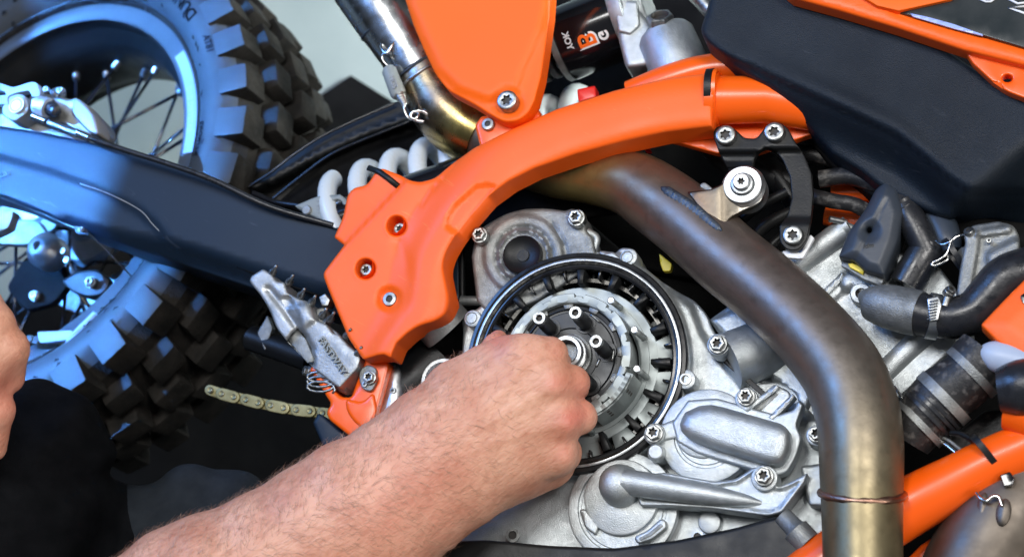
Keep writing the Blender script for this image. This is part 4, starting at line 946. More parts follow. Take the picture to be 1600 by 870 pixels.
# ================================================================ CLUTCH
clu = group('clutch', bike, 'open wet clutch with black basket, steel plates and pressure posts')
def CPt(a, r, s): return CC+(U*math.cos(a)+V*math.sin(a))*(r*S)+N*(s*S)
def rg(name, spec, m, parent=clu, n=120, mats=None, c=None, end=False, kind=None, ang=35):
    v, f, mi = rings([(r, s, *q) for (r, s, *q) in spec], n, False, end)
    o = mesh_obj(name, v, f, m, parent, True, kind, None, ang, mats, mi if mats else None)
    o.matrix_world = Matrix.Translation(CC) @ frame_rot(N) @ Matrix.Scale(S, 4); return o
rg('cover_gasket', [(178, -10), (178, 2), (176, 5), (171, 6), (168.5, 4), (168.5, -8)], M['gasket'])
rg('sealing_land', [(169, -6), (169, 2.6), (167.5, 3.4), (164.5, 3.4), (163.5, 2), (163, -8)], M['alu'])
rg('bore', [(164, 1), (160, 0), (158, -6), (157, -80), (150, -90), (60, -92)], M['oily'])
rg('bore_ring', [(160, -2), (156, -1), (153, -4), (153, -12), (157, -14)], M['gasket'])
# ring gear on the basket
gv = []; 
def gear(n, ro, ri):
    def f(th):
        p = (th*n/(2*math.pi)) % 1; return ro if .22 < p < .62 else ri
    return f
rg('primary_gear', [(gear(72, 155, 148), -62), (gear(72, 155, 148), -40), (146, -38), (138, -40), (136, -60)], M['castd'], n=432, ang=25)
rg('basket_wall', [(146, -88), (146, -30), (144, -28), (138, -28), (137, -30), (137, -70)], M['oily'])
# fingers of the basket
def boxpts(a, da, r0, r1, s0, s1, t=1):
    vs = []
    for s, k in ((s0, 1), (s1, t)):
        for (rr, sg) in ((r0, -1), (r1, -1), (r1, 1), (r0, 1)): vs.append(CPt(a+sg*da*k/2*(1 if rr == r1 else .80), rr, s))
    return vs, [(0, 1, 2, 3), (7, 6, 5, 4), (0, 4, 5, 1), (1, 5, 6, 2), (2, 6, 7, 3), (3, 7, 4, 0)]
def block(name, a, da, r0, r1, s0, s1, m, t=1, bev=1.0, parent=clu):
    vs, fs = boxpts(a, da, r0, r1, s0, s1, t); o = mesh_obj(name, vs, fs, m, parent); bevel_mesh(o.data, bev*S, 1); return o
NF = 16
for k in range(NF):
    a = 2*math.pi*k/NF+.02; low_ = -2.3 < ((a+math.pi) % (2*math.pi))-math.pi < .35
    block('basket_finger', a, .10, 120 if low_ else 127, 151, -85, 0, M['black'], .85)
    block('finger_rib', a+.20, .03, 140, 158, -60, -10, M['gasket'], 1, .6)
    if low_: block('plate_tab', a+.196, .27, 124, 151, -32, -23.2, M['plate'], 1, 1)
    else: block('oily_web', a+.2, .12, 126, 150, -80, -60, M['castd'], 1, 1)
# plate stack
rg('steel_plate', [(128, -40), (128, -24), (127, -23), (100, -23), (96, -26), (92, -70)], M['plate'])
rg('plate_step', [(114, -23.5), (113.5, -21.4), (101, -21.4), (100, -24)], M['plate'])
rg('friction_plate', [(129, -64), (129, -46), (126, -45.5), (126, -66)], M['oily'])
# inner hub with toothed rim
def hubf(n, ro, ri, w_=.5, ph=0):
    def f(th):
        p = ((th+ph)*n/(2*math.pi)) % 1; return ro if p < w_ else ri
    return f
rg('hub_drum', [(92, -60), (92, 36), (90, 38), (84, 38), (83, 36), (82, -10)], M['plate'], n=288, ang=25)
def jag(th):
    p = (th*11/(2*math.pi)+.3) % 1
    return 99 if p < .72 else (93 if p < .76 or p > .96 else 95)
rg('toothed_rim', [(jag, 30), (jag, 42), (lambda t: jag(t)-1, 43), (lambda t: 87+1.5*math.sin(t*17), 43), (84, 41.5), (83, 20)], M['plate'], n=440, ang=25)
rg('hub_disc', [(83, 15), (83, 30), (81, 33), (76, 34), (75, 30), (72, 30), (70, 33), (46, 34), (44, 32), (34, 32), (33, 36), (20, 36)], M['hub'], end=True)
for k in range(12):
    a = 2*math.pi*k/12+.1; block('rim_segment', a, .20, 76, 84, 32, 37.5, M['castd'], 1, .8)
# curved ported wall at the lower right
def arc_wall(a0, a1, r, s0, s1, th, m, name, n=20):
    vs = []; fs = []
    for k in range(n+1):
        a = a0+(a1-a0)*k/n; wv = 1.5*math.sin(k*1.4)
        vs += [CPt(a, r, s0), CPt(a, r+th, s0), CPt(a, r+th+wv*.4, s1+wv), CPt(a, r+wv*.2, s1+wv)]
    for k in range(n):
        for q in range(4): fs.append((4*k+q, 4*k+(q+1) % 4, 4*k+4+(q+1) % 4, 4*k+4+q))
    fs += [(3, 2, 1, 0), (4*n, 4*n+1, 4*n+2, 4*n+3)]
    return mesh_obj(name, vs, fs, m, clu, ang=40)
arc_wall(-1.12, -.26, 97, -24, 40, 10, M['plate'], 'ported_wall')
arc_wall(-1.10, -.28, 98, 43.6, 46, 7, M['plate'], 'ported_lip')
for a in (-.50, -.90):
    for s in (30, 18, 6):
        q = CPt(a, 107.6, s); rad = (U*math.cos(a)+V*math.sin(a)); ring_obj('port', [(1, 0), (.9, .15), (.3, .12)], 0, 0, 0, 3.2, M['recess'], clu, n=14, axis=tuple(rad), abs_pt=q)
for a in (-.16, .42, -1.3, 1.0):
    tv, tf, _ = sweep([CPt(a, 112, -26), CPt(a, 108, 30)], [5.0*S, 5.0*S], 12); mesh_obj('dowel_pin', tv, tf, M['plate'], clu)
    ring_obj('pin_head', [(1, -.3), (1, .2), (.8, .35), (.3, .3)], 0, 0, 0, 6, M['alu'], clu, n=20, abs_pt=CPt(a, 108, 30))
# posts
for k in range(6):
    a = math.radians(8.7+60*k); r = 57
    ring_obj('post_hole', [(1.9, .0), (1.85, .14), (1.5, .16), (1.45, -.2, 1), (.2, -.2, 1)], 0, 0, 0, 9, M['hub'], clu, n=28, abs_pt=CPt(a, r, 33), mats=[M['hub'], M['recess']])
    ring_obj('spring_post', [(1.12, -1), (1.12, 3.4), (1, 3.6), (1, 5.3), (1.02, 5.35, 1), (1.02, 6.0, 1), (.95, 6.2, 1), (.55, 6.2, 1), (.46, 6.1, 1), (.42, 5.6, 2), (.1, 5.6, 2)], 0, 0, 0, 10, M['hub'], clu, n=28, abs_pt=CPt(a, r, 34), mats=[M['hub'], M['steel'], M['recess']])
rg('hub_collar', [(36, 30), (35, 38), (32, 39), (28, 39), (27, 44), (20, 46)], M['castd'], end=True)
for a0, rr in ((.15, 44), (-.35, 46), (.9, 70), (-.1, 68)):
    v, f, al = sweep([CPt(a0+t*.07, rr+t*.6, 36) for t in range(5)], [1.5*S]*5, 6); mesh_obj('lock_tab', v, f, M['steel'], clu)
# the nut being spun on by hand
nv_, nf_, mi_ = rings([(29, 42), (31, 43), (31, 50), (29.5, 51.5), (27, 52), (26, 60), (25, 61.5), (20, 61.5), (18, 60, 1), (17, 44, 1), (4, 44, 1)], 72)
nut = mesh_obj('clutch_nut', nv_, nf_, M['alu'], None, True, None, None, 30, [M['alu'], M['recess']], mi_)
nut.matrix_world = Matrix.Translation(CC) @ frame_rot(N) @ Matrix.Scale(S, 4)
nut['label'] = 'silver centre nut held by the fingers on the open clutch'; nut['category'] = 'nut'
# ================================================================ SKID PLATE
skid = plate('skid_plate', [(640, 930), (690, 862), (705, 845), (760, 843), (860, 852), (960, 856), (1060, 843), (1150, 824), (1214, 806), (1238, 812), (1252, 850), (1262, 940)], 24, 50, M['black'], bike, 6, R=8, step=16)
skid['label'] = 'black plastic skid plate curving along the bottom of the engine'
# ================================================================ TANK AND SEAT SIDE
tank = group('fuel_tank', bike, 'matt slate black tank side with worn edges and dust')
tk = [(1094, 50, 14), (1106, 10), (1120, -60), (1290, -60), (1290, 8), (1340, 24), (1420, 50), (1468, 70), (1510, 100), (1560, 130), (1600, 152), (1700, 190), (1700, 420), (1600, 360), (1540, 344, 30), (1470, 340, 30), (1425, 318), (1380, 296), (1345, 268), (1300, 240), (1275, 214), (1235, 170), (1200, 138), (1150, 106), (1104, 66, 14)]
cz = [(1094, 58), (1130, 80), (1200, 112), (1260, 140), (1330, 172), (1400, 205), (1440, 236), (1480, 270), (1514, 292)]
def z_t(x, y, d):
    yc = np.interp(x, [c[0] for c in cz], [c[1] for c in cz]); s = y-yc
    z = 70-sst(s, -5, 75)*70*np.interp(x, [1100, 1250, 1500], [.4, .75, 1])-7*sst(s, 2, 9)-3*np.exp(-((s-9)/4)**2)+np.exp(-((x-1330)/120)**2)*6*np.exp(-((s+10)/16)**2)
    # corner that turns away on the right
    e = ((x-1514)*(220-292)-(y-292)*(1600-1514))/math.hypot(86, 72)    # negative beyond the edge
    z = z-95*sst(-e, -3, 80)*(x > 1490)
    return z
relief('tank_skin', tk, z_t, M['navy'], tank, step=8, depth=120, bevel=12, ang=60)
plate('tank_under', [(1100, 66), (1200, 140), (1275, 214), (1345, 268), (1440, 330), (1700, 360), (1700, 480), (1560, 400), (1440, 350), (1380, 320), (1300, 262), (1240, 190), (1150, 120)], -60, 60, M['matt'], tank, 6, R=10)
# ---- orange shroud strip at the top right
shr = group('shroud', bike, 'orange shroud with a black number panel and white outline lettering')
st_o = [(1190, -40), (1420, -60), (1380, 2), (1402, 18), (1424, 25), (1530, 56), (1640, 86), (1640, 116), (1600, 104), (1505, 80), (1400, 45), (1310, 18), (1236, -2)]
relief('shroud_edge', st_o, lambda x, y, d: 112+0*x-6*(1-np.clip(d/8, 0, 1)), M['orange'], shr, step=8, depth=26, bevel=5)
plate('shroud_panel', [(1300, -40), (1560, -60), (1486, 0), (1404, 18), (1370, 10), (1340, -8)], 122, 20, M['panel'], shr, 3)
plate('number_panel', [(1404, 20), (1490, -2), (1560, -60), (1700, -60), (1700, 100), (1600, 75), (1530, 54)], 114, 14, mat('black number panel', (.014, .02, .022), None, .3), shr, 2)
plate('panel_strip', [(1422, 21), (1450, 27), (1490, 38), (1535, 54), (1536, 56.5), (1490, 45), (1426, 26)], 116, 3, M['blueprint'], shr, .6)  # thin light blue strip along the panel's lower edge
z4 = 115.6
for seg in ([(1524, -4), (1540, 3), (1548, 3), (1560, -6)], [(1566, -6), (1590, 6), (1606, 4)], [(1604, 10), (1576, 13), (1592, 18), (1608, 24)]):
    pts = [P(a, b, z4) for a, b in seg]; v, f, al = sweep(pts, [1.9*S]*len(pts), 6); mesh_obj('panel_lettering', v, f, M['white'], shr)
plate('shroud_lug', [(1500, 70), (1640, 108), (1640, 160), (1606, 156, 8), (1574, 144, 8), (1550, 128), (1520, 100)], 92, 16, M['frame'], shr, 4, holes=[circle(1574, 123, 8, 20, 6)])
# lower shroud tip, right edge
relief('shroud_tip', [(1532, 508, 5), (1570, 468), (1608, 430), (1680, 380), (1680, 620), (1600, 565), (1556, 532)], lambda x, y, d: 60+6*np.clip(d/30, 0, 1), M['orange'], shr, step=8, depth=30, bevel=5)
plate('shroud_slot', [(1594, 462, 3), (1612, 450), (1612, 480), (1598, 474, 3)], 67, 3, M['gloss'], shr, 1)
# ================================================================ COOLING HOSES
cool = group('cooling_system', bike, 'cast water outlet with black hoses, worm clamp and thermostat housing')
tube('water_outlet', [(1343, 474, -20, 8), (1350, 472, -20, 20), (1362, 474, -18, 28), (1384, 478, -14, 34), (1410, 484, -10, 36), (1438, 490, -6, 36)], 34, M['castd'], cool, n=40)
ob = tube('outlet_seam', [(1362, 446, -8), (1384, 450, 4), (1430, 462, 12)], 1.4, M['castd'], cool, n=6)
tube('radiator_hose', [(1430, 488, -6, 34), (1456, 494, -4, 33), (1492, 496, 0, 33), (1524, 486, 2, 35), (1550, 462, 4, 38), (1580, 434, 6, 40), (1640, 420, 0, 42)], 34, M['hose'], cool, n=40)
def cring(name, x, y, z, r, dx, dy, wd, th, m, parent=None, n=48):
    d = Vector((dx, -dy, .1)).normalized(); c = P(x, y, z); e1 = d.cross(Vector((0, 0, 1))).normalized(); e2 = d.cross(e1); vs = []; fs = []
    for k in range(n):
        t = 2*math.pi*k/n; o = e1*math.cos(t)+e2*math.sin(t)
        for (rr, w_) in ((r-1, -wd/2), (r+th, -wd/2), (r+th, wd/2), (r-1, wd/2)): vs.append(c+o*(rr*F(x, y, z))+d*(w_*S))
    for k in range(n):
        j = (k+1) % n
        for q in range(4): fs.append((k*4+q, k*4+(q+1) % 4, j*4+(q+1) % 4, j*4+q))
    return mesh_obj(name, vs, fs, m, parent or cool, ang=50)
cring('worm_clamp', 1458, 494, -4, 34, .97, .16, 16, 2.2, M['alu'])
plate('clamp_housing', [(1448, 466), (1466, 462), (1472, 476), (1466, 500), (1452, 502)], 33, 8, M['alu'], cool, 2, R=3)
for k in range(7): 
    y = 470+k*4.6; x = 1459-k*.6; v, f, al = sweep([P(x-7, y+1, 36), P(x+7, y-2, 36)], [1.0*S]*2, 6); mesh_obj('clamp_thread', v, f, M['castd'], cool)
bolt(1484, 455, 32, 9, cool, 'flange', axis=(.3, .6, .7))
tube('clamp_screw', [(1481, 462, 28), (1476, 478, 26)], 6, M['steel'], cool, n=14)
tmo = [(1506, 366, 6), (1520, 352, 6), (1560, 346, 6), (1584, 352, 8), (1594, 372, 8), (1592, 400, 8), (1570, 410), (1545, 414), (1524, 450), (1512, 484, 4), (1492, 478, 5), (1500, 420), (1508, 380)]
def z_tm(x, y, d):
    z = 8+0*x; z = z+10*up(capsule(x, y, (1556, 404), (1588, 388), 14), 10)+7*up(capsule(x, y, (1530, 365), (1575, 358), 6), 5)
    z = z-8*sst(sdpoly(x, y, [(1500, 360), (1532, 352), (1528, 400), (1512, 490), (1486, 480)])*-1, 0, 3)*-1*0
    sgn = sdpoly(x, y, [(1500, 362), (1528, 358), (1530, 380), (1512, 486), (1486, 480)]); z = z+8*up(sgn, 4); return z
relief('thermostat_housing', tmo, z_tm, M['castd'], cool, step=4, depth=60, bevel=5, ang=60)
bolt(1514, 362, 16, 8, cool, 'plain', axis=(-.4, .7, .5)); ring_obj('housing_nut', [(1, -1), (1, 0), (.8, .2), (.3, .25)], 1504, 398, -6, 13, M['castd'], cool, n=20, axis=(-.8, .2, .4))
bolt(1545, 376, 17, 4, cool, 'plain')
cring('hose_ring', 1490, 398, -20, 26, .8, -.5, 8, 3, M['hose'])
wire2 = lambda name, pts, r: tube(name, pts, r, M['chrome'], cool, n=8, sub=8)
wire2('spring_clip', [(1462, 376, 0), (1472, 382, 6), (1484, 378, 10), (1494, 370, 10), (1506, 366, 6)], 2.0)
wire2('spring_clip', [(1486, 376, 8), (1480, 394, 8), (1470, 404, 8), (1458, 410, 6), (1456, 414, 6), (1464, 414, 6), (1480, 406, 6), (1482, 398, 4)], 2.0)
# ignition coil and breather hoses
coil = group('ignition_coil', bike, 'slate black plug cap tapering upward beside the dark hoses')
def z_ic(x, y, d):
    s = dseg(x, y, [(1318, 404), (1356, 330), (1378, 296)]); z = -2+14*np.clip(d/16, 0, 1)**.7
    ln = dseg(x, y, [(1336, 406), (1372, 338), (1388, 300)]); z = z-2.2*np.exp(-(ln/1.6)**2)+2*sst(((x-1336)*(300-406)-(y-406)*(1388-1336))/118, -2, 3)
    return z
relief('cap_body', [(1310, 402, 4), (1326, 362, 8), (1352, 328, 8), (1368, 296, 8), (1384, 284, 8), (1402, 296, 8), (1412, 330, 10), (1404, 376, 8), (1382, 432, 5), (1352, 424), (1334, 408)], z_ic, mat('slate plastic', (.028, .036, .05), (.04, .05, .065), .45, bump=.1, bscale=600), coil, step=4, depth=60, bevel=5, holes=[circle(1358, 360, 4.2, 14)])
text('cap_lettering', 'Idm', 1356, 384, 13, 11, 8, M['black'], coil, 0, .3)
plate('cap_connector', [(1325, 412), (1332, 411), (1350, 420), (1348, 428), (1328, 418)], -12, 12, M['yellow'], coil, 1.5)
plate('cap_base', [(1318, 404), (1352, 424), (1382, 434), (1376, 446), (1348, 436), (1314, 414)], -20, 12, M['castd'], coil, 2)
tube('breather_hose', [(1390, 290, -30, 22), (1410, 318, -24, 22), (1422, 340, -22, 23), (1436, 366, -24, 23), (1450, 396, -30, 24)], 22, M['hose'], coil, n=28)
for q in ((1408, 316), (1413, 326), (1419, 337)): cring('hose_bead', q[0], q[1], -23, 22, .5, .85, 5, 2.2, M['hose'], coil)
tube('breather_hose', [(1452, 384, -34, 28), (1436, 412, -34, 28), (1416, 446, -38, 28)], 28, M['hose'], coil, n=28)
tube('cone_sleeve', [(1444, 330, -60, 24), (1468, 352, -46, 26), (1480, 376, -36, 22), (1486, 394, -34, 17)], 24, mat('blue grey rubber', (.03, .04, .055), (.05, .06, .075), .4), coil, n=24)
for pth, r in (([(1262, 305, -60), (1300, 314, -50), (1340, 322, -60), (1380, 350, -80)], 12), ([(1280, 280, -60), (1330, 276, -60), (1390, 296, -60)], 14), ([(1150, 350, -60), (1190, 320, -50), (1230, 300, -50)], 8), ([(1170, 380, -60), (1200, 350, -50), (1240, 330, -50)], 10), ([(1200, 400, -60), (1210, 380, -50), (1250, 350, -54)], 8), ([(1100, 210, -110), (1160, 260, -100), (1250, 290, -100)], 26), ([(1180, 240, -90), (1220, 280, -90), (1250, 330, -96)], 18), ([(1240, 236, -90), (1300, 250, -90), (1400, 290, -90)], 12)):
    tube('dark_hose', pth, r, M['hosed'] if r in (12, 14) else M['black'], coil, n=18)
for pth in ([(1300, 302, -110), (1360, 300, -110)], [(1290, 336, -120), (1360, 348, -120)]): tube('rear_spring', pth, 16, M['frame'], coil, n=18)
plate('red_bit', [(1005, 225), (1012, 223), (1018, 238), (1010, 240)], -90, 6, M['red'], coil, 1)
# corrugated hose at lower right
low = group('radiator_pipe', bike, 'dusty black ribbed hose with metal bands running up to a pale end cap')
tube('ribbed_hose', [(1418, 690, -10, 36), (1432, 668, -6, 42), (1448, 648, -2, 46), (1470, 622, 4, 48), (1490, 606, 8, 46), (1512, 590, 12, 45), (1526, 570, 14, 47), (1540, 556, 14, 48)], 44, M['hosed'], low, n=44)
cring('metal_band', 1438, 662, -5, 45, .72, -.70, 10, 2, M['castd'], low); cring('metal_band', 1474, 622, 4, 50, .72, -.70, 15, 2, M['castd'], low); cring('metal_band', 1518, 582, 12, 48, .72, -.70, 12, 2, M['castd'], low)
for q in ((1450, 648), (1458, 640), (1463, 634)): cring('rib', q[0], q[1], 0, 47, .72, -.70, 5, 3, M['hose'], low)
tube('end_cap', [(1534, 560, 40, 10), (1546, 556, 44, 22), (1570, 560, 44, 26), (1610, 572, 40, 26)], 24, mat('pale blue plastic', (.40, .47, .6), None, .4), low, n=28)
tube('black_tube', [(1560, 610, 60, 34), (1600, 606, 60, 46), (1700, 600, 60, 50)], 46, M['hose'], low, n=36)
tube('orange_sleeve', [(1572, 640, 30, 30), (1620, 650, 30, 40), (1700, 670, 30, 40)], 40, M['frame'], low, n=28)
tube('steel_ring_wire', [(1448, 690, -10), (1470, 690, 0), (1500, 712, 8)], 4, M['chrome'], low, n=10); tube('steel_ring_wire', [(1454, 684, -8), (1476, 684, 2), (1506, 706, 8)], 3, M['castd'], low, n=10)
plate('grey_case', [(1476, 690), (1540, 640), (1600, 640), (1600, 700), (1520, 730)], -60, 40, M['hosed'], low, 6, R=8)
tube('wire_loop', [(1398, 604, -20), (1406, 616, -10), (1418, 634, -10), (1412, 622, -10)], 2.6, M['chrome'], low, n=8)
# lower frame rail
tube('lower_rail', [(1250, 905, 10, 40), (1330, 850, 8, 44), (1412, 796, 6, 46), (1500, 748, 6, 41), (1560, 718, 6, 40), (1640, 684, 6, 40)], 42, M['frame'], frame, n=44)
rt = [P(1546, 719, 6)+(Vector((.62, -.80, 0)).normalized()*math.cos(t)+N*math.sin(t))*46*F(1546, 719, 6) for t in [2*math.pi*k/40 for k in range(40)]]
band('cable_tie', rt, Vector((.80, .60, .15)).normalized(), 9, 4, M['black'], frame)
plate('tie_head', [(1562, 742), (1578, 736), (1586, 748), (1582, 758), (1568, 760)], 36, 12, M['gloss'], frame, 2, R=2)
tube('tie_tail', [(1486, 676, 16), (1502, 678, 26), (1522, 688, 40)], 4.5, M['black'], frame, n=8)
plate('cradle_tab', [(1410, 880), (1440, 850), (1488, 820, 5), (1502, 832, 5), (1470, 880)], -50, 14, M['frame'], frame, 4, R=2)
# ================================================================ PERSON
person = bpy.data.objects.new('person', None); COL.objects.link(person)
person['label'] = 'person in black work clothes reaching a bare hairy forearm into the clutch'; person['category'] = 'person'
def W3(x, y, z): f = (D-z)/D; return np.array([(x-800)*f, (435-y)*f, z], float)
def sdf_mesh(name, prims, step, m, kind=None, disp=None, parent=None):
    # prims: list of (kind, a, b, ra, rb, zscale, k) ; smooth union of tapered capsules
    pts = np.array([p[0] for p in prims]+[p[1] for p in prims]); rr = np.array([p[2] for p in prims]+[p[3] for p in prims])
    mn = (pts-rr[:, None]*1.15).min(0)-step*3; mx = (pts+rr[:, None]*1.15).max(0)+step*3
    nx, ny, nz = [int(math.ceil((mx[i]-mn[i])/step)) for i in range(3)]
    X, Y, Z = np.meshgrid(mn[0]+np.arange(nx)*step, mn[1]+np.arange(ny)*step, mn[2]+np.arange(nz)*step, indexing='ij'); X = X.astype(np.float32); Y = Y.astype(np.float32); Z = Z.astype(np.float32)
    d = np.full(X.shape, 60., np.float32)
    for (a, b, ra, rb, zs, k) in prims:
        pad = 30; lo = np.maximum(0, ((np.minimum(a-ra, b-rb)-pad-mn)/step).astype(int)); hi = np.minimum([nx, ny, nz], ((np.maximum(a+ra, b+rb)+pad-mn)/step).astype(int)+2)
        sl = tuple(slice(int(lo[i]), int(hi[i])) for i in range(3))
        x, y, z = X[sl], Y[sl], Z[sl]; v = b-a; vz = v*np.array([1, 1, 1/zs]); L2 = max(1e-6, (vz**2).sum())
        t = np.clip(((x-a[0])*vz[0]+(y-a[1])*vz[1]+(z-a[2])/zs*vz[2])/L2, 0, 1)
        q = np.sqrt((x-a[0]-t*v[0])**2+(y-a[1]-t*v[1])**2+((z-a[2]-t*v[2])/zs)**2)-(ra+(rb-ra)*t)
        q = q*min(1, zs*1.1); c = d[sl]; h = np.maximum(k-np.abs(c-q), 0)/k; d[sl] = np.minimum(c, q)-h*h*k*.25
    if disp: d = d-disp(X, Y, Z)
    import openvdb
    g = openvdb.FloatGrid(60.); g.copyFromArray(d.astype(np.float32)); v, q = g.convertToQuads(0.0)
    v = v*step+mn; me = bpy.data.meshes.new(name); me.from_pydata([], [], [])
    vv = v*S; vv[:, 2] += Z0*S
    me = bpy.data.meshes.new(name); me.from_pydata(vv.tolist(), [], q.tolist()); me.materials.append(m); me.polygons.foreach_set('use_smooth', [True]*len(me.polygons)); me.update()
    # make sure normals point outward
    bm = bmesh.new(); bm.from_mesh(me); bmesh.ops.recalc_face_normals(bm, faces=bm.faces)
    for _ in range(2): bmesh.ops.smooth_vert(bm, verts=bm.verts, factor=.5, use_axis_x=True, use_axis_y=True, use_axis_z=True)
    bm.to_mesh(me); bm.free()
    return link(bpy.data.objects.new(name, me), parent, kind)
def C(a, b, ra, rb, zs=1, k=14): return (W3(*a), W3(*b), ra, rb, zs, k)
skin = bpy.data.materials.new('skin'); skin.use_nodes = True
def build_skin():
    nt = skin.node_tree; b = nt.nodes['Principled BSDF']; L = nt.links.new
    g = nt.nodes.new('ShaderNodeNewGeometry')
    n1 = nt.nodes.new('ShaderNodeTexNoise'); n1.inputs['Scale'].default_value = 34; n1.inputs['Detail'].default_value = 5; L(g.outputs['Position'], n1.inputs['Vector'])
    r1 = nt.nodes.new('ShaderNodeValToRGB'); e = r1.color_ramp.elements; e[0].position = .34; e[0].color = (.56, .25, .16, 1); e[1].position = .68; e[1].color = (.73, .41, .285, 1); L(n1.outputs[0], r1.inputs[0])
    n2 = nt.nodes.new('ShaderNodeTexNoise'); n2.inputs['Scale'].default_value = 260; n2.inputs['Detail'].default_value = 6
    st = nt.nodes.new('ShaderNodeVectorMath'); st.operation = 'MULTIPLY'; st.inputs[1].default_value = (.45, 1, 1); rt = nt.nodes.new('ShaderNodeMapping'); rt.inputs['Rotation'].default_value = (0, 0, -.6)
    L(g.outputs['Position'], rt.inputs[0]); L(rt.outputs[0], st.inputs[0]); L(st.outputs[0], n2.inputs['Vector'])
    r2 = nt.nodes.new('ShaderNodeValToRGB'); e = r2.color_ramp.elements; e[0].position = .30; e[0].color = (.72, .58, .52, 1); e[1].position = .52; e[1].color = (1, 1, 1, 1); L(n2.outputs[0], r2.inputs[0])
    at = nt.nodes.new('ShaderNodeAttribute'); at.attribute_name = 'flush'
    mx = nt.nodes.new('ShaderNodeMix'); mx.data_type = 'RGBA'; mx.blend_type = 'MULTIPLY'; mx.inputs['Factor'].default_value = .55; L(r1.outputs[0], mx.inputs['A']); L(r2.outputs[0], mx.inputs['B'])
    m2 = nt.nodes.new('ShaderNodeMix'); m2.data_type = 'RGBA'; m2.inputs['B'].default_value = (.68, .20, .15, 1); L(at.outputs['Fac'], m2.inputs['Factor']); L(mx.outputs['Result'], m2.inputs['A']); L(m2.outputs['Result'], b.inputs['Base Color'])
    b.inputs['Roughness'].default_value = .50; b.inputs['Subsurface Weight'].default_value = .18; b.inputs['Subsurface Radius'].default_value = (1, .35, .2); b.inputs['Subsurface Scale'].default_value = .006
    v = nt.nodes.new('ShaderNodeTexVoronoi'); v.feature = 'DISTANCE_TO_EDGE'; v.inputs['Scale'].default_value = 420; L(st.outputs[0], v.inputs['Vector'])
    ad = nt.nodes.new('ShaderNodeMath'); ad.operation = 'MULTIPLY_ADD'; ad.inputs[1].default_value = .5; L(v.outputs['Distance'], ad.inputs[0]); L(n2.outputs[0], ad.inputs[2])
    bp = nt.nodes.new('ShaderNodeBump'); bp.inputs['Strength'].default_value = .5; bp.inputs['Distance'].default_value = .0011; L(ad.outputs[0], bp.inputs['Height']); L(bp.outputs[0], b.inputs['Normal'])
build_skin()
hand = [
    # forearm and wrist
    C((-60, 1240, 120), (322, 978, 110), 178, 153, .80, 40), C((322, 978, 110), (560, 816, 110), 153, 115, .80, 40), C((560, 818, 110), (700, 714, 104), 114, 100, .74, 40),
    C((690, 716, 104), (775, 650, 106), 102, 88, .62, 40),
    # back of the hand to each knuckle
    C((745, 660, 104), (822, 566, 116), 60, 36, .8, 26), C((750, 670, 106), (852, 598, 124), 66, 36, .8, 26), C((760, 690, 104), (868, 655, 120), 70, 37, .8, 26), C((760, 710, 96), (862, 705, 108), 74, 38, .8, 26),
    C((790, 730, 70), (856, 722, 60), 58, 42, .9, 26), C((720, 610, 84), (790, 560, 96), 50, 34, .9, 26),
    # index
    C((812, 558, 118), (862, 553, 108), 33, 25, 1, 12), C((862, 553, 108), (873, 566, 62), 23, 18.5, 1, 6), C((873, 566, 62), (868, 572, 36), 18, 14, 1, 5),
    # middle
    C((850, 598, 122), (896, 596, 104), 35, 24.5, 1, 10), C((896, 596, 104), (900, 604, 56), 24, 19, 1, 5), C((900, 604, 56), (888, 600, 28), 19, 15, 1, 4),
    # ring
    C((868, 654, 118), (904, 652, 98), 36, 26, 1, 10), C((904, 652, 98), (904, 658, 50), 25, 20, 1, 5), C((904, 658, 50), (886, 652, 22), 19, 15, 1, 4),
    # little
    C((862, 706, 104), (882, 706, 84), 36, 26, 1, 12), C((882, 706, 84), (872, 704, 46), 25, 18, 1, 5), C((872, 704, 46), (856, 692, 26), 18, 14, 1, 4),
    # thumb
    C((715, 630, 84), (752, 574, 74), 44, 30, 1, 18), C((752, 574, 74), (774, 540, 56), 25, 18.5, 1, 8), C((774, 540, 56), (779, 530, 40), 18.5, 15, 1, 5),
]
def hdisp(X, Y, Z):
    x = 800+X; y = 435-Y
    # tendons, knuckle bumps and soft unevenness
    d = 1.2*np.sin(x*.031+1)*np.sin(y*.027)+.9*np.sin(x*.07-y*.05)
    for (kx, ky, r, h) in ((829, 560, 15, 3), (866, 598, 14, 4.5), (886, 654, 14, 4.5), (882, 706, 13, 3)): d = d+h*np.exp(-(((x-kx)**2+(y-ky)**2)/r**2))*(Z > 80)
    for a, b in (((760, 650), (850, 600)), ((770, 675), (866, 652)), ((748, 640), (815, 565))):
        vx, vy = b[0]-a[0], b[1]-a[1]; t = np.clip(((x-a[0])*vx+(y-a[1])*vy)/(vx*vx+vy*vy), 0, 1); q = (x-a[0]-t*vx)**2+(y-a[1]-t*vy)**2; d = d+1.6*np.exp(-q/60)*(Z > 90)
    # creases where the wrist bends
    for off in (0, 12, 25):
        q = ((x-690-off)*.80+(y-750)*-.60+3*np.sin(y*.05)); d = d-1.4*np.exp(-(q/2.2)**2)*np.exp(-((y-745)/60)**2)
    return d.astype(np.float32)
left = [C((-260, 760, 40), (-120, 620, 90), 120, 90, .9, 30), C((-120, 620, 90), (-50, 560, 110), 88, 66, .9, 30), C((-50, 560, 110), (-12, 508, 112), 58, 34, 1, 16), C((-40, 560, 110), (12, 545, 106), 50, 32, 1, 14), C((12, 545, 106), (14, 590, 76), 30, 24, 1, 8), C((-40, 600, 100), (-8, 640, 90), 46, 30, 1, 12), C((-8, 640, 90), (-10, 700, 70), 28, 20, 1, 8), C((-12, 508, 112), (-30, 470, 90), 32, 30, 1, 8)]
body = sdf_mesh('body', hand, 3.0, skin, disp=hdisp, parent=person)
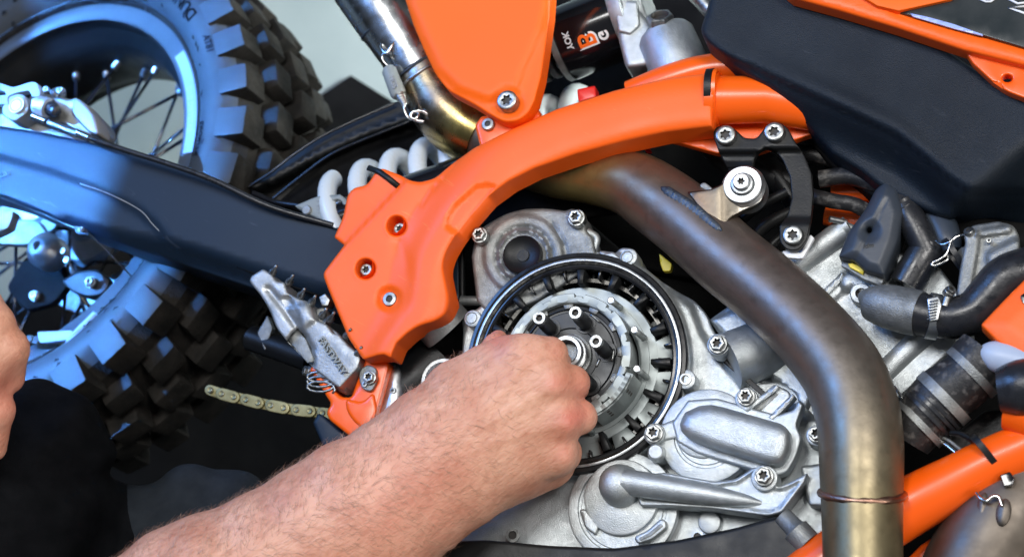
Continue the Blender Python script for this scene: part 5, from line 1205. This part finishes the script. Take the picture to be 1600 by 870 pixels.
lft = sdf_mesh('left_hand', left, 4.0, skin, parent=person)
def flush(o):
    me = o.data; n = len(me.vertices); a = np.empty(n*3, np.float32); me.vertices.foreach_get('co', a); a = a.reshape(-1, 3)/S; z = a[:, 2]-Z0; f = D/(D-z); x = 800+a[:, 0]*f; y = 435-a[:, 1]*f
    v = np.zeros(n)
    for (kx, ky, r, h) in ((829, 560, 16, .2), (870, 598, 18, .5), (893, 655, 20, .6), (912, 640, 24, .4), (910, 600, 20, .35), (776, 525, 22, .6), (884, 706, 20, .4), (868, 552, 16, .25), (10, 620, 60, .4)): v += h*np.exp(-(((x-kx)**2+(y-ky)**2)/r**2))
    v += .25*np.exp(-(((x-640)**2+(y-800)**2)/120**2)); v = np.clip(v, 0, .8)
    at = me.attributes.new('flush', 'FLOAT', 'POINT'); at.data.foreach_set('value', v.astype(np.float32))
PAR[:] = [q for q in PAR if q[0] is not lft]
body = join([body, lft], 'body'); flush(body)
# arm hair rooted on the skin
def hairs(o, n, name):
    me = o.data; me.calc_loop_triangles(); P_ = np.empty(len(me.vertices)*3); me.vertices.foreach_get('co', P_); P_ = P_.reshape(-1, 3)
    cen = np.empty(len(me.polygons)*3); me.polygons.foreach_get('center', cen); cen = cen.reshape(-1, 3); nn = np.empty(len(me.polygons)*3); me.polygons.foreach_get('normal', nn); nn = nn.reshape(-1, 3)
    x = 800+cen[:, 0]/S; y = 435-cen[:, 1]/S; z = cen[:, 2]/S-Z0
    wgt = (nn[:, 2] > -.25)*(x > 60)*(y < 960)*np.interp(x, [100, 560, 700, 790, 850], [1, 1, .6, .16, 0]); wgt = wgt/wgt.sum()
    idx = RNG.choice(len(cen), n, p=wgt); vs = []; fs = []
    dirb = np.array([.62, -.62, 0.])            # hair lies across the arm towards its little finger side
    for i in idx:
        c = cen[i]+RNG.normal(0, 1, 3)*S; nr = nn[i]; along_ = np.array([.80, .58, 0]); side = np.array([.45, -.75, 0.]) if RNG.random() < .8 else along_
        up_ = nr[1] > .35
        d = along_*RNG.uniform(.2, .7)+side*RNG.uniform(.3, 1)*(-.9 if up_ else 1)+RNG.normal(0, .18, 3)
        d = d-nr*(d@nr); d /= np.linalg.norm(d)+1e-9; L_ = RNG.uniform(12, 26)*S; w_ = RNG.uniform(.16, .34)*S
        lift = RNG.uniform(.10, .30) if not up_ else RNG.uniform(.25, .6)
        s = np.cross(nr, d); base = len(vs); prev = None
        for k in range(4):
            t = k/3; p = c+d*(L_*t)+nr*(L_*lift*math.sin(t*1.9)*.6)+s*(L_*.12*t*t*RNG.normal()); ww = w_*(1-t*.85); vs += [tuple(p-s*ww), tuple(p+s*ww)]
            if k: fs.append((base+2*k-2, base+2*k-1, base+2*k+1, base+2*k))
    return mesh_obj(name, vs, fs, M['hair'], person, True, 'stuff')
M['hair'] = mat('fine arm hair', (.40, .22, .14), (.50, .29, .19), .5)
hairs(body, 6000, 'arm_hair')
# black clothes: thigh and body at the lower left, sleeve outside the picture
cloth = [C((-420, 1000, -40), (-40, 830, -120), 300, 190, .8, 60), C((-40, 830, -120), (70, 700, -170), 150, 110, .8, 60), C((-500, 700, -100), (-160, 640, -120), 200, 120, .8, 60), C((-40, 900, -180), (220, 880, -260), 170, 130, .7, 60)]
def fold(X, Y, Z): return (5*np.sin(X*.022+Y*.035+np.sin(Y*.02)*2)+3*np.sin(X*.06-Y*.03)).astype(np.float32)
sdf_mesh('work_clothes', cloth, 9, M['cloth'], disp=fold, parent=person)
sdf_mesh('trouser_leg', [C((20, 960, -240), (150, 880, -240), 110, 112, .7, 40), C((150, 880, -240), (300, 836, -250), 112, 104, .7, 40), C((300, 836, -250), (366, 808, -260), 104, 74, .7, 40)], 7, mat('dark slate trousers', (.014, .018, .024), (.02, .025, .032), .9, nscale=60, bump=.4, bscale=1500, spec=.15), disp=fold, parent=person)
sl = [C((-300, 1420, 60), (-40, 1230, 110), 240, 215, .85, 30)]
sdf_mesh('sleeve', sl, 9, M['cloth'], disp=fold, parent=person)
# ================================================================ PARENTING
def settle():
    bpy.context.view_layer.update()
    for o in list(COL.objects):
        if o.type == 'MESH' and o.data.users == 1 and o.matrix_basis == Matrix.Identity(4) and o.get('kind') != 'structure':
            n = len(o.data.vertices)
            if not n: continue
            a = np.empty(n*3); o.data.vertices.foreach_get('co', a); a = a.reshape(-1, 3); c = Vector(((a.min(0)+a.max(0))/2).tolist())
            if o in ORIG: c = Vector(ORIG[o])
            o.data.transform(Matrix.Translation(-c)); o.location = c
    kids = {}
    for o, p in PAR: kids.setdefault(p, []).append(o)
    def centre(e):
        pts = []
        for c in kids.get(e, []): pts.append(centre(c) if c.type == 'EMPTY' else c.location)
        return sum(pts, Vector())/max(1, len(pts))
    for o in COL.objects:
        if o.type == 'EMPTY' and o is not bike and o.location.length == 0 and o in kids: o.location = centre(o)
    Wm = {o: o.matrix_basis.copy() for o in COL.objects}
    for o, p in PAR:
        o.parent = p; o.matrix_parent_inverse = Wm[p].inverted()
settle()
